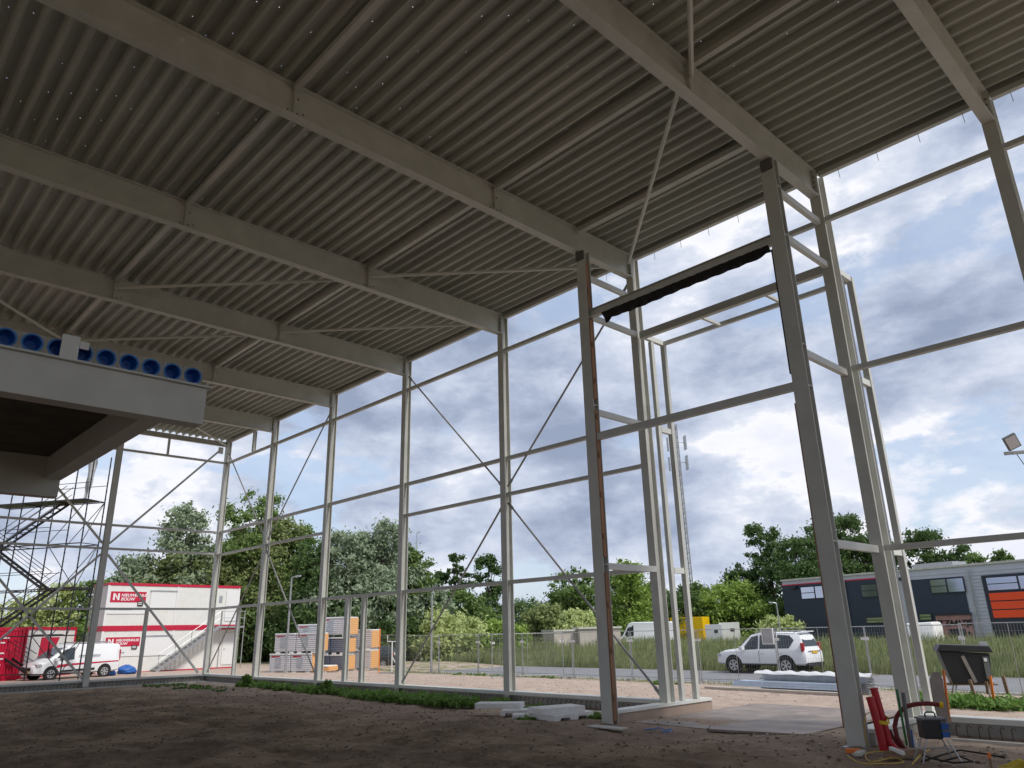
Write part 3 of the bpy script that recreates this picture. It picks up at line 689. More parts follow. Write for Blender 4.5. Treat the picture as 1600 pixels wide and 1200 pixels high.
for yy in (-.04,):
    for t in (.02, .27, .52, .77, 1.0):
        p = (s_a+(s_b2-s_a)*t, yy, .15+(zl-.1)*t); MB(W).tube([p, (p[0], yy, p[2]+1.0)], .022, 6).build('baluster', 'galv', st)
    for dz_ in (.55, 1.0): MB(W).tube([(s_a, yy, .15+dz_), (s_b2, yy, zl+dz_), (s_c, yy, zl+dz_)], .022, 6).build('handrail', 'galv', st)
for xx in (s_b2+.06, s_c-.05): MB(W).tube([(xx, -.03, 0), (xx, -.03, zl+1.0)], .035, 6).build('landing_post', 'galv', st)
# red container and red/white container on the left
def container(name, pa, pb, H, dep, wallmt, railmt, label, cat='container'):
    F = Face(pa, pb); root = empty(name, (pa.x, pa.y, -.15), F.ang, label, cat); W = wm(root); Lx = F.L
    MB(W).box((.05, .03, .15), (Lx-.05, dep, H-.15)).build('body', wallmt, root)
    MB(W).box((0, 0, H-.18), (Lx, dep+.03, H)).build('top_rail', railmt, root); MB(W).box((0, 0, 0), (Lx, dep+.03, .16)).build('bottom_rail', railmt, root)
    for xx in (0, Lx-.14): MB(W).box((xx, -.01, .165), (xx+.14, .12, H-.185)).build('corner_post', railmt, root)
    return root, F, W
pa = at(40, 1000, 54); pb = at(118, 1000, 58)
rw, FW, W = container('storage_container', pa, pb, 2.95, 2.4, 'white_panel', 'red', 'white storage container with a red frame and a slanted red panel behind the van')
q0 = FW.L
MB(W).prism([(q0*.28, .025, .75), (q0*.52, .025, .9), (q0*.66, .025, 2.35), (q0*.30, .025, 2.35)], (0, -.02, 0)).build('red_panel', 'red', rw)
pa = at(-60, 1000, 50); pb = at(37, 1000, 53)
rc, FW, W = container('shipping_container', pa, pb, 2.9, 2.4, 'red', 'red', 'red corrugated container at the left edge with white lettering')
rb = MB(W)
for i in range(18): rb.box((.25+i*(FW.L-.5)/18, -.005, .2), (.25+i*(FW.L-.5)/18+.12, .028, 2.68))
rb.build('wall_ribs', 'red', rc)
for q, (zz, ww) in enumerate(((2.3, .9), (2.05, .5), (1.5, .6), (1.2, .6), (.9, .4))):
    MB(W).box((FW.L-1.6, -.02, zz), (FW.L-1.6+ww*.6, -.006, zz+.07)).build('stencil', 'sign_txt', rc)
# ------------------------------------------------------------------ vehicles
def lerp_st(sts, x):
    for a_, b2 in zip(sts[:-1], sts[1:]):
        if a_[0] <= x <= b2[0]:
            t = (x-a_[0])/(b2[0]-a_[0]); return [p+(q-p)*t for p, q in zip(a_, b2)]
    return list(sts[0] if x < sts[0][0] else sts[-1])
def vehicle(name, loc, rz, label, sts, wheels, Rw, paint, sides, ws, rwn=None, cat='car', tails=None, heads=None, rails=False, stripe=None, plate=None, group=None, grille=None, arch=1.2):
    root = empty(name, loc, rz, label, cat, group); W = wm(root)
    rings = []
    for (x, zb_, zl_, zr_, wb, wr) in sts:
        half = [(wb*.86, zb_), (wb*.985, zb_+.08), (wb, zb_+(zl_-zb_)*.45), (wb*.985, zl_-.06), (wb*.955, zl_), (wr+.0, zr_-.07), (wr-.05, zr_-.02), (wr-.16, zr_), (wr*.4, zr_+.015)]
        ring = [(x, y_, z_) for y_, z_ in half]+[(x, -y_, z_) for y_, z_ in reversed(half)]
        rings.append(ring)
    MB(W).loft(rings).build('body', paint, root, autos=True)
    def surf(x, t, off=.012):
        s_ = lerp_st(sts, x); y_ = s_[4]*.955+(s_[5]-s_[4]*.955)*t; z_ = s_[2]+(s_[3]-.07-s_[2])*t; return y_+off, z_
    for poly in sides:
        for sg in (1, -1):
            pts = [(x, sg*surf(x, t)[0], surf(x, t)[1]) for x, t in poly]
            MB(W).add(pts, [tuple(range(len(pts)))]).build('side_window', 'glass', root)
    (xa, xb) = ws; sa = lerp_st(sts, xa); sb = lerp_st(sts, xb)
    MB(W).add([(xa+.02, sa[4]*.84, sa[3]+.012), (xa+.02, -sa[4]*.84, sa[3]+.012), (xb+.02, -sb[5]+.08, sb[3]+.004), (xb+.02, sb[5]-.08, sb[3]+.004)], [(0, 1, 2, 3)]).build('windscreen', 'glass', root)
    if rwn:
        (xa, xb) = rwn; sa = lerp_st(sts, xa); sb = lerp_st(sts, xb)
        MB(W).add([(xa-.03, sa[5]-.1, sa[3]), (xa-.03, -sa[5]+.1, sa[3]), (xb-.03, -sb[5]+.12, sb[3]+.01), (xb-.03, sb[5]-.12, sb[3]+.01)], [(0, 1, 2, 3)]).build('rear_window', 'glass', root)
    for xw in wheels:
        wbw = lerp_st(sts, xw)[4]
        for sg in (1, -1):
            MB(W).disc((xw, sg*(wbw-.06), Rw+.03), (0, sg, 0), 0, Rw*arch, .064, 28).build('wheel_arch', 'rubber', root)
            wh = MB(W).disc((xw, sg*(wbw-.18), Rw), (0, sg, 0), Rw*.64, Rw, .205, 28); wo = wh.build('wheel', 'rubber', root, bevel=0)
            rm = MB(W); rm.disc((xw, sg*(wbw-.02), Rw), (0, sg, 0), Rw*.56, Rw*.67, .045, 28); rm.disc((xw, sg*(wbw-.02), Rw), (0, sg, 0), 0, Rw*.13, .05, 12)
            for k in range(6):
                a_ = k*math.pi/3+.3
                for da in (-.12, .12):
                    p0 = Vector((xw+math.cos(a_)*Rw*.1, sg*(wbw+.005), Rw+math.sin(a_)*Rw*.1)); p1 = Vector((xw+math.cos(a_+da)*Rw*.6, sg*(wbw+.01), Rw+math.sin(a_+da)*Rw*.6))
                    rm.bar(p0, p1, .035, .03, (0, 1, 0))
            rm.build('rim', 'alloy', wo)
    for lst, mt_, nm in ((tails or [], 'tail', 'tail_light'), (heads or [], 'lamp_lens', 'headlight')):
        for (xa, xb, z0, z1, yi) in lst:
            for sg in (1, -1):
                yo = lerp_st(sts, (xa+xb)/2)[4]
                MB(W).box((xa, min(sg*yi, sg*(yo+.012)), z0), (xb, max(sg*yi, sg*(yo+.012)), z1)).build(nm, mt_, root, bevel=.012)
    xm = ws[0]-.25; s_ = lerp_st(sts, xm)
    for sg in (1, -1):
        MB(W).box((xm-.1, min(sg*(s_[4]-.02), sg*(s_[4]+.24)), s_[2]+.0), (xm+.1, max(sg*(s_[4]-.02), sg*(s_[4]+.24)), s_[2]+.17)).build('wing_mirror', paint, root, bevel=.03)
    if rails:
        for sg in (1, -1):
            MB(W).tube([(rails[0], sg*rails[2], rails[3]-.03), (rails[0]+.12, sg*rails[2], rails[3]+.05), (rails[1]-.12, sg*rails[2], rails[3]+.05), (rails[1], sg*rails[2], rails[3]-.03)], .022, 6).build('roof_rail', 'galv', root)
    if stripe:
        for (p, mt_) in stripe:
            for sg in (1, -1):
                pts = [(x, sg*(lerp_st(sts, x)[4]+.012), z_) for x, z_ in p]; MB(W).add(pts, [tuple(range(len(pts)))]).build('side_stripe', mt_, root)
    if plate:
        xx, z_, s_ = plate; MB(W).box((xx, -.26, z_), (xx+.02*s_, .26, z_+.11)).build('number_plate', 'plate_y', root)
    if grille:
        for (xx, y_, z0, z1) in grille: MB(W).box((xx-.03, -y_, z0), (xx, y_, z1)).build('grille', 'rubber', root, bevel=.008)
    return root, W
suv = [(-2.42, .52, .80, .84, .80, .74), (-2.38, .42, .98, 1.04, .88, .82), (-2.28, .40, 1.12, 1.22, .92, .83), (-2.12, .40, 1.14, 1.74, .935, .72), (-1.95, .40, 1.14, 1.86, .94, .70), (-.6, .40, 1.12, 1.90, .94, .70), (.15, .40, 1.10, 1.87, .94, .70),
       (.45, .40, 1.09, 1.80, .94, .70), (1.12, .40, 1.08, 1.20, .93, .84), (1.25, .40, 1.06, 1.16, .93, .82), (1.95, .40, 1.0, 1.08, .92, .78), (2.25, .42, .90, 1.0, .88, .74), (2.40, .45, .74, .86, .78, .66)]
sides = [[(.92, .05), (.40, .93), (.02, .95), (.02, .05)], [(-.06, .05), (-.06, .95), (-.92, .95), (-.92, .05)], [(-1.0, .05), (-1.0, .95), (-1.62, .92), (-1.85, .6), (-1.6, .05)]]
sroot, W = vehicle('parked_suv', (-19.75, 20.75, -.336), R(180), 'white off road car with roof rails parked at the far road edge', suv, (1.42, -1.37), .385, 'carpaint', sides, (1.08, .48), (-2.27, -2.05), 'car',
        tails=[(-2.33, -2.2, 1.02, 1.40, .76)], heads=[(2.10, 2.34, .78, .92, .45)], rails=(-1.9, .2, .66, 1.9), plate=(-2.445, .92, 1), grille=[(2.42, .4, .6, .8)], stripe=[([(-1.0, .44), (1.0, .44), (1.0, .38), (-1.0, .38)], 'rubber')])
MB(W).box((-2.45, -.84, .36), (-2.3, .84, .52)).build('rear_bumper', 'rubber', sroot, bevel=.02)
MB(W).box((-2.43, -.6, 1.01), (-2.40, .6, 1.05)).build('chrome_strip', 'alloy', sroot)
MB(W).box((-2.2, -.66, 1.88), (-2.02, .66, 1.93)).build('roof_spoiler', 'carpaint', sroot, bevel=.015)
for xx in (.0, -.95): MB(W).box((xx-.28, .945, .92), (xx-.12, .965, .95)).build('door_handle', 'alloy', sroot)
MB(W).box((-1.02, .935, .5), (-1.01, .947, 1.08)).build('door_seam', 'rubber', sroot); MB(W).box((-.03, .935, .5), (-.02, .947, 1.08)).build('door_seam', 'rubber', sroot)
van = [(-2.40, .42, 1.0, 1.72, .84, .74), (-2.34, .34, 1.02, 1.80, .90, .76), (-2.0, .30, 1.05, 1.86, .915, .77), (.2, .30, 1.02, 1.87, .915, .77), (.62, .30, 1.0, 1.82, .915, .75), (.85, .30, .99, 1.72, .915, .74), (1.62, .28, .97, 1.14, .90, .80), (1.78, .28, .95, 1.08, .90, .78), (2.2, .28, .84, .96, .86, .72), (2.40, .30, .60, .72, .76, .62)]
vsides = [[(1.45, .04), (.88, .9), (.32, .92), (.32, .04)], [(1.52, .05), (1.52, .5), (1.62, .3), (1.62, .05)]]
hv = math.atan2(-.97, .242)
vroot, W = vehicle('delivery_van', (-50.82, -2.65, -.1), hv, 'white delivery van with a red side stripe and roof bars beside the site cabins', van, (1.52, -1.5), .33, 'vanpaint', vsides[:1], (1.60, .90), None, 'van',
        tails=[(-2.40, -2.34, .9, 1.5, .70)], heads=[(2.02, 2.30, .70, .86, .42)], plate=(2.41, .42, 1), grille=[(2.42, .45, .52, .68), (2.42, .55, .30, .38)],
        stripe=[([(1.3, .62), (1.2, .80), (.4, .84), (-2.3, .90), (-2.3, .84), (.4, .74)], 'red'), ([(.9, .40), (-.9, .44), (-.9, .56), (.9, .5)], 'rubber')])
for k in (-1.6, -.6, .2): MB(W).bar((k, -.72, 1.97), (k, .72, 1.97), .05, .05).build('roof_bar', 'galv', vroot)
for sg in (-1, 1): MB(W).tube([(-1.9, sg*.68, 1.93), (.5, sg*.68, 1.93)], .025, 6).build('roof_rack', 'galv', vroot)
text('nieuwenhuisbouw.nl', .15, 'smalltxt', vroot, W @ Matrix.Translation((.1, .93, 1.2)) @ Matrix.Rotation(R(180), 4, 'Z') @ Matrix.Rotation(R(90), 4, 'X'), .004)
# dark hatchback behind the pallets
hatch = [(-2.0, .45, .8, 1.0, .74, .66), (-1.85, .3, .95, 1.2, .84, .68), (-1.4, .28, .95, 1.44, .87, .62), (-.2, .28, .93, 1.48, .87, .62), (.5, .28, .9, 1.3, .87, .64), (1.0, .28, .88, .98, .86, .76), (1.7, .3, .78, .88, .82, .7), (2.0, .35, .6, .7, .72, .6)]
pc = onz(583, 1034, -.33); pc = at(586, 1030, 56)
vehicle('parked_hatchback', (pc.x, pc.y, -.33), R(205), 'dark grey hatchback parked behind the stacked insulation', hatch, (1.25, -1.2), .31, 'carcyan', [[(.75, .05), (.4, .9), (-.1, .93), (-.1, .05)], [(-.18, .05), (-.18, .93), (-1.1, .9), (-1.3, .05)]], (.95, .5), (-1.8, -1.45), 'car', tails=[(-1.92, -1.8, .8, 1.0, .6)])
# far vans beyond the grass
lv = [(-2.9, .4, 1.3, 2.45, .94, .86), (-2.8, .35, 1.3, 2.55, .97, .86), (1.2, .35, 1.25, 2.58, .97, .84), (1.5, .35, 1.2, 2.45, .97, .80), (2.15, .35, 1.15, 1.35, .95, .8), (2.7, .35, .95, 1.1, .9, .75), (2.9, .4, .7, .8, .8, .7)]
pv = at(1010, 1000, 78)
vehicle('panel_van', (pv.x, pv.y, -.1), R(180+20), 'large white panel van standing beyond the tall grass', lv, (1.9, -1.8), .36, 'vanpaint', [[(2.0, .05), (1.55, .8), (.95, .82), (.95, .05)]], (2.12, 1.55), None, 'van')
pv = at(1066, 1000, 90)
by, W = vehicle('box_truck', (pv.x, pv.y, -.1), R(180+12), 'yellow box truck standing beyond the tall grass', [(.9, .4, 1.3, 2.2, .95, .85), (1.3, .4, 1.25, 2.25, .97, .84), (1.6, .4, 1.2, 2.15, .97, .8), (2.2, .4, 1.15, 1.32, .95, .8), (2.8, .4, .9, 1.05, .88, .75)], (2.0, -1.6), .36, 'yellow', [[(2.1, .05), (1.65, .8), (1.1, .82), (1.1, .05)]], (2.18, 1.65), None, 'truck')
MB(W).box((-3.0, -1.06, .55), (.86, 1.06, 3.05)).build('cargo_box', 'yellow', by, bevel=.04)
pv = at(1436, 990, 66)
vehicle('camper_trailer', (pv.x, pv.y, -.1), R(178), 'low white trailer hood in front of the brick doorway', [(-1.4, .5, 1.3, 1.8, .95, .9), (-1.3, .45, 1.4, 1.95, 1.0, .9), (1.3, .45, 1.3, 1.85, 1.0, .88), (1.5, .5, 1.2, 1.6, .95, .85)], (-.3,), .33, 'white', [], (1.4, 1.3), None, 'trailer')
for (u0, u1, vt, D_, mt_, lab, nm) in ((1102, 1128, 976, 84, 'clad', 'grey box trailer to the right of the yellow truck', 'box_trailer'), (1124, 1156, 973, 86, 'white_panel', 'white box trailer with a small vent, rightmost beyond the grass', 'box_trailer')):
    a_ = at(u0, 985, D_); b2 = at(u1, 985, D_); F = Face(a_, b2); rt = empty(nm, (a_.x, a_.y, -.1), F.ang, lab, 'trailer'); W = wm(rt); ht = at(u0, vt, D_).z+.1
    MB(W).box((0, 0, .5), (F.L, 2.3, ht)).build('box_body', mt_, rt, bevel=.03); MB(W).box((F.L*.55, -.03, ht*.62), (F.L*.75, -.004, ht*.75)).build('vent', 'rubber', rt)
    for xx in (F.L*.3, F.L*.6): MB(W).disc((xx, .02, .36), (0, 1, 0), 0, .36, .2, 16).build('wheel', 'rubber', rt)
# beige flat cabins beyond the grass
for (ua, ub, vt, D_, lab) in ((866, 905, 992, 66, 'left grey beige site hut beyond the tall grass'), (906, 970, 988, 66, 'long beige flat roofed hut beyond the tall grass')):
    a_ = at(ua, 995, D_); b2 = at(ub, 995, D_+1); F = Face(a_, b2); rt = empty('site_hut', (a_.x, a_.y, -.1), F.ang, lab, 'hut'); W = wm(rt); ht = at(ua, vt, D_).z+.1+.25
    MB(W).box((0, 0, 0), (F.L, 2.4, ht)).build('wall', 'beige', rt); MB(W).box((-.1, -.12, ht+.003), (F.L+.1, 2.5, ht+.16)).build('roof', 'concrete_l', rt)
# ------------------------------------------------------------------ business building on the right
a_ = at(1234, 1000, 81); b2 = at(1600, 990, 69); FB = Face(a_, b2); LB = FB.L*1.75
bz = -.2; bb_ = empty('business_unit', (a_.x, a_.y, bz), FB.ang, 'long two storey unit with grey ribbed cladding, dark blue panels and orange boards', 'building'); W = wm(bb_)
HBd = FB.px(1600, 877)[1]-bz
MB(W).box((0, 0, 0), (LB, 16, HBd)).build('wall', 'clad', bb_)
rib = MB(W)
for i in range(int(HBd/.27)): rib.box((-.02, -.045, .05+i*.27), (LB, -.003, .05+i*.27+.12))
rib.build('cladding_ribs', 'clad', bb_)
MB(W).box((-.12, -.14, HBd+.003), (LB, 16.1, HBd+.16)).build('roof_edge', 'concrete_l', bb_)
def fr(u0, v0, u1, v1): # bounding rectangle on the face from two pixel corners at the mid column
    s0, _a = FB.px(u0, (v0+v1)/2); s1, _a = FB.px(u1, (v0+v1)/2); um = (u0+u1)/2; return s0, s1, FB.px(um, v1)[1]-bz, FB.px(um, v0)[1]-bz
sA = 0.0; sB = FB.px(1405, 960)[0]; zred = FB.px(1300, 910)[1]-bz
MB(W).box((-.03, -.11, 0), (sB, -.046, zred)).build('dark_panel', 'navy', bb_)
MB(W).box((-.05, -.13, zred+.003), (sB+.02, -.046, zred+.11)).build('red_trim', 'red', bb_)
s0, s1, z0, z1 = fr(1430, 903, 1512, 975)
MB(W).box((s0, -.10, 0), (s1, -.046, z1)).build('dark_panel', 'navy', bb_)
def window(s0, s1, z0, z1, n=2, y=-.17, base=-.112, split=None):
    f_ = MB(W).box((s0, y, z0), (s1, base, z1)).build('window', 'frame_d', bb_)
    e = .09; xs_ = [s0+(s1-s0)*t for t in (split or [i/n for i in range(n+1)])]
    for a2, b3 in zip(xs_[:-1], xs_[1:]): MB(W).box((a2+e*.8, y-.012, z0+e), (b3-e*.8, y-.002, z1-e)).build('pane', 'glass_sky', f_)
    MB(W).box((xs_[0]+e, y-.03, (z0+z1)/2-.03), (xs_[1]-e*.8, y-.0125, (z0+z1)/2+.03)).build('mullion', 'frame_d', f_)
for r4 in ((1253, 915, 1298, 936), (1347, 911, 1400, 933), (1455, 903, 1509, 927)): s0_, s1_, z0_, z1_ = fr(*r4); window(s0_, s1_, z0_, z1_, 2)
for r4 in ((1355, 963, 1410, 974), (1438, 958, 1458, 970)): s0_, s1_, z0_, z1_ = fr(*r4); window(s0_, s1_, z0_, z1_, 1)
# brick doorway with lettering
s0, s1, z0, z1 = fr(1466, 961, 1521, 990)
br = MB(W).box((s0, -.2, 0), (s1, -.105, z1)).build('brick_front', 'pinkc', bb_)
zd = z1-1.05
MB(W).box((s0+.9, -.24, 0), (s1-.6, -.202, zd)).build('doorway', 'frame_d', bb_)
MB(W).box((s0-.15, -.3, z1+.003), (s1+.1, -.105, z1+.14)).build('canopy', 'frame_d', bb_)
text("'T ZAALTJE", .56, 'rubber', br, W @ Matrix.Translation(((s0+s1)/2+.1, -.23, zd+.28)) @ Matrix.Rotation(R(90), 4, 'X'), .02, 0, 'lettering', .02, 'CENTER')
for xx in (s0+.4, s1-.3): MB(W).box((xx-.06, -.3, zd-.5), (xx+.06, -.202, zd-.2)).build('wall_lamp', 'frame_d', bb_)
# orange boards bay
s0, s1, z0, z1 = fr(1540, 897, 1600, 960); s1 = s0+10
MB(W).box((s0, -.12, 0), (s1, -.047, z1)).build('dark_panel', 'frame_d', bb_)
zo1 = FB.px(1570, 925)[1]-bz; zo0 = FB.px(1570, 966)[1]-bz
for k in range(3):
    h_ = (zo1-zo0)/3; MB(W).box((s0+.35, -.2, zo0+k*h_+.04), (s1-.3, -.122, zo0+(k+1)*h_-.04)).build('orange_board', 'orange', bb_)
window(s0+.3, s1-.3, zo1+.08, z1-.12, 4)
for (ua, va, ub, vb) in ((1318, 897, 1331, 995), (1513, 886, 1529, 975)):
    sp0 = FB.px(ua, va)[0]; MB(W).tube([(sp0, -.26, 0), (sp0, -.26, HBd-.25)], .075, 8).build('downpipe', 'galv', bb_)
MB(W).box((13, 1.5, HBd+.163), (16.5, 3.5, HBd+.6)).build('roof_unit', 'galv', bb_)
for ua in (1241, 1413): sp0 = FB.px(ua, 905)[0]; MB(W).box((sp0-.3, -.5, HBd-.75), (sp0+.3, -.06, HBd-.5)).build('wall_lamp', 'frame_d', bb_)
# ------------------------------------------------------------------ temporary fence
def fence_panel(label):
    root = empty('mesh_fence', (0, 0, 0), 0, label, 'fence panel', 'mesh fence panels along the road'); W = Matrix.Identity(4)
    Lp, z0, z1 = 3.46, .10, 2.02
    for xx in (.02, Lp-.02): MB().tube([(xx, 0, 0.0), (xx, 0, z1)], .021, 8).build('post', 'galv', root)
    for zz in (z0+.02, z1-.0): MB().tube([(.02, 0, zz), (Lp-.02, 0, zz)], .017, 6).build('rail', 'galv', root)
    MB().tube([(Lp/2, 0, z0), (Lp/2, 0, z1)], .012, 6).build('stiffener', 'rod', root)
    wmsh = MB()
    for i in range(1, 34): wmsh.bar((i*Lp/34, .0, z0+.02), (i*Lp/34, .0, z1-.02), .0032, .0032)
    for i in range(1, 9): wmsh.bar((.03, .003, z0+(z1-z0)*i/9), (Lp-.03, .003, z0+(z1-z0)*i/9), .0032, .0032)
    wmsh.build('wire_mesh', 'galv', root)
    for xx in (.06, Lp-.06): MB().box((xx-.10, -.03, z1-.45), (xx+.10, -.022, z1-.35)).build('clip', 'white', root)
    return root
def foot(label):
    f_ = MB().box((-.34, -.13, 0), (.34, .13, .07)); f_.box((-.28, -.10, .0705), (-.1, .10, .13)); f_.box((.1, -.10, .0705), (.28, .10, .13)); f_.box((-.06, -.11, .0705), (.06, .11, .11))
    o_ = f_.build('concrete_block', 'concrete', None, bevel=.012); return tag(o_, label, 'concrete block', 'concrete blocks carrying the fence')
fp = fence_panel('galvanised wire mesh fence panel between sand and road'); ft = foot('grey concrete fence foot on the sand by the road')
lab = {}
segs = []
ys = 12.55; xx = -18.34
for k in range(6): segs.append((xx+k*3.52, ys, 0))
segs = [(-18.34, 12.5, 0), (-14.8, 12.4, -.05), (-11.3, 12.1, -.25), (-7.85, 10.6, -.5) , (-4.6, 8.9, -.1), (-1.1, 8.6, 0),
        (-21.86, 12.5, 0), (-25.4, 12.55, 0), (-28.95, 12.6, 0), (-32.5, 12.7, 0), (-36.0, 12.7, 0), (-39.6, 12.8, 0), (-43.1, 12.9, 0), (-46.7, 13.0, .0), (-50.2, 13.1, 0), (-53.8, 13.2, .02), (-25.9, 12.4, -2.3)]
def panel_name(i, sx0):
    return ['fence panel in front of the white off road car, left part', 'fence panel with a small grey board in front of the white off road car', 'fence panel behind the right doorway column',
            'fence panel between the doorway and the black cabinet', 'fence panel behind the black cabinet', 'fence panel beyond the right picture edge',
            'fence panel just right of the tall doorway side posts', 'fence panel seen between the two left doorway posts', 'fence panel ending at the doubled panel pair', 'fence panel between road and fifth facade column',
            'fence panel behind the lower right wall brace', 'fence panel behind the insulation stacks, right part', 'fence panel hidden behind the insulation stacks', 'fence panel between insulation stacks and cabins',
            'fence panel beside the white cabins', 'fence panel farthest left along the road', 'fence panel standing at an angle to the row like an open gate'][i]
for i, (sx0, sy0, an) in enumerate(segs):
    o_ = fp if i == 0 else copy_tree(fp)
    zz = gz(sx0+1.7, min(sy0, 12.6)); o_.location = (sx0, sy0, zz+.06); o_.rotation_euler = (0, 0, an); o_['label'] = panel_name(i, sx0)
    q = ft if i == 0 else ft.copy()
    if i: COL.objects.link(q)
    q.location = (sx0-.02, sy0, gz(sx0, min(sy0, 12.6))-.02); q.rotation_euler = (0, 0, R(90)+an)
    q['label'] = ' '.join(('concrete block under the '+panel_name(i, sx0).replace('fence panel', 'fence')).split()[:16])
o_ = MB().box((-15.27, 12.30, 1.24), (-14.87, 12.33, 1.76)).build('notice_board', 'sheetgrey'); tag(o_, 'small grey framed board hung on the fence before the white car', 'board')
ob = o_; MW[ob.name] = Matrix.Identity(4); f2 = MB()
for (a3, b3) in (((-15.31, 12.28, 1.20), (-14.83, 12.34, 1.235)), ((-15.31, 12.28, 1.765), (-14.83, 12.34, 1.80)), ((-15.31, 12.28, 1.236), (-15.275, 12.34, 1.764)), ((-14.865, 12.28, 1.236), (-14.83, 12.34, 1.764))): MB().box(a3, b3).build('frame', 'white', ob)
# ------------------------------------------------------------------ insulation packs
O_ = onz(421, 1050, -.2); O_ = Vector((-44.85, 6.62, 0)); pa_ = R(27)
def pack(ix, iy, z, sx_, sy_, sz_, side, end, label, top='film', sheet=True):
    base = O_ + Vector((math.cos(pa_)*ix-math.sin(pa_)*iy, math.sin(pa_)*ix+math.cos(pa_)*iy, 0)); root = empty('insulation_pack', (base.x, base.y, -.2+z), pa_, label, 'pack', 'wrapped insulation packs stacked on the sand'); W = wm(root)
    MB(W).box((.03, .0, .13), (sx_-.02, sy_, sz_-.03)).build('board_stack', side, root, bevel=.02)
    MB(W).box((sx_-.018, .03, .13), (sx_+.02, sy_-.03, sz_-.05)).build('end_face', end, root, bevel=.01)
    MB(W).box((-.0, -.03, sz_-.075), (sx_-.06, sy_+.03, sz_+.012)).build('wrap_top', top, root, bevel=.03)
    for fx in (.12, sx_-.42):
        MB(W).box((fx, .02, 0), (fx+.3, sy_-.02, .125)).build('foam_foot', 'eps', root, bevel=.015)
    if sheet: MB(W).box((sx_*.30, -.012, .3), (sx_*.30+.42, -.002, sz_-.18)).build('label_sheet', 'sheetgrey', root); 
    if sheet: MB(W).box((.15, -.008, sz_-.19), (.75, -.001, sz_-.12)).build('red_print', 'tail', root)
    return root
pack(0, 0, 0, 1.5, 1.2, 1.12, 'pack', 'pack', 'silver wrapped pack, bottom left of the front stack')
pack(1.53, 0, 0, 1.5, 1.2, 1.12, 'pack', 'pack_or', 'silver wrapped pack, bottom middle of the front stack')
pack(.28, 0, 1.13, 1.5, 1.2, 1.15, 'pack', 'pack', 'silver wrapped pack, upper left of the front stack')
pack(1.81, 0, 1.13, 1.5, 1.2, 1.15, 'pack', 'pack_or', 'silver wrapped pack with an orange end, upper right of the front stack')
pack(3.2, .1, 0, .95, 1.0, .42, 'pack_or', 'pack_or', 'low orange pack with white foam on top, right of the front stack', 'eps', False)
pack(.75, 1.6, 2.0, 1.48, 1.2, .8, 'pack', 'pack', 'silver wrapped pack behind, left one on the top level')
pack(2.25, 1.7, 2.03, 2.1, 1.2, 1.15, 'pack', 'pack_or', 'topmost pack with an orange end above all other stacks')
pack(1.6, 1.7, .0, 1.5, 1.2, .98, 'pack_dark', 'pack_dark', 'dark pack at the bottom behind the front stack', sheet=False)
pack(1.6, 1.7, 1.0, 1.5, 1.2, .98, 'pack_dark', 'pack_dark', 'dark pack in the middle level behind the front stack', sheet=False)
pack(3.13, 1.7, 0, 1.1, 1.2, .98, 'pack_dark', 'pack_or', 'dark pack with orange end, bottom of the middle stack', sheet=False)
pack(3.13, 1.7, 1.0, 1.1, 1.2, .98, 'pack_dark', 'pack_or', 'dark pack with orange end, middle level of the middle stack', sheet=False)
pack(3.75, 3.2, 0, 1.4, 1.1, 1.2, 'pack', 'pack_or', 'large pack with orange end, bottom of the rightmost stack', sheet=False)
pack(3.75, 3.2, 1.21, 1.4, 1.1, 1.2, 'pack', 'pack_or', 'large pack with orange end, top of the rightmost stack', sheet=False)
for (u0, v0, nm, lab, w_) in ((168, 1057, 'bin_bag', 'white and blue crumpled sacks behind the van rear wheel', .55), (197, 1055, 'bin_bag', 'blue full rubbish sack in front of the lower cabin', .7)):
    p = onz(u0, v0, -.12); me_ = MB(); rings = []
    for i in range(9):
        t = i/8; rr = w_*(math.sin(math.pi*min(.97, .12+t*.85)))**.6*.62; rings.append([(p.x+rr*math.cos(a)*1.25*(1+.14*math.sin(5*a+i)+.1*math.sin(3*a-2*i)), p.y+rr*math.sin(a)*1.25*(1+.14*math.cos(4*a+i)), -.13+t*w_*.85+.03*math.sin(3*a+i)) for a in [2*math.pi*k/20 for k in range(20)]])
    o_ = me_.loft(rings).build(nm, 'bluebag', None, smooth=True); tag(o_, lab, 'rubbish bag')
# ------------------------------------------------------------------ scaffold stair tower outside the left gable
sc_ang = math.atan2(1.75, 2.7)
sb0 = onz(37, 1065, -.1)
tower = empty('scaffold_stair', (sb0.x, sb0.y, -.1), sc_ang, 'dark scaffold stair tower with zigzag flights outside the left gable', 'scaffold'); W = wm(tower)
M['scaf'] = mat('scaffold_tube', (.035, .035, .04), .5, .4)
DX = 2.3; DY = 1.3; HT = 12.6; lv = [.35, 2.35, 4.85, 7.35, 9.85]
def tb(a_, b2, r=.034, nm='tube'): return MB(W).tube([a_, b2], r, 6).build(nm, 'scaf', tower)
for ix in (-2, -1, 0, 1):
    for iy in (0, 1):
        tb((ix*DX, iy*DY, 0), (ix*DX, iy*DY, HT if ix > -2 else 11), .038, 'standard')
        cl = MB(W)
        for zz in np.arange(.5, HT-.3, .5): cl.disc((ix*DX, iy*DY, zz), (0, 0, 1), 0, .055, .02, 8)
        tag(cl.build('rosette', 'scaf', tower), kind='stuff')
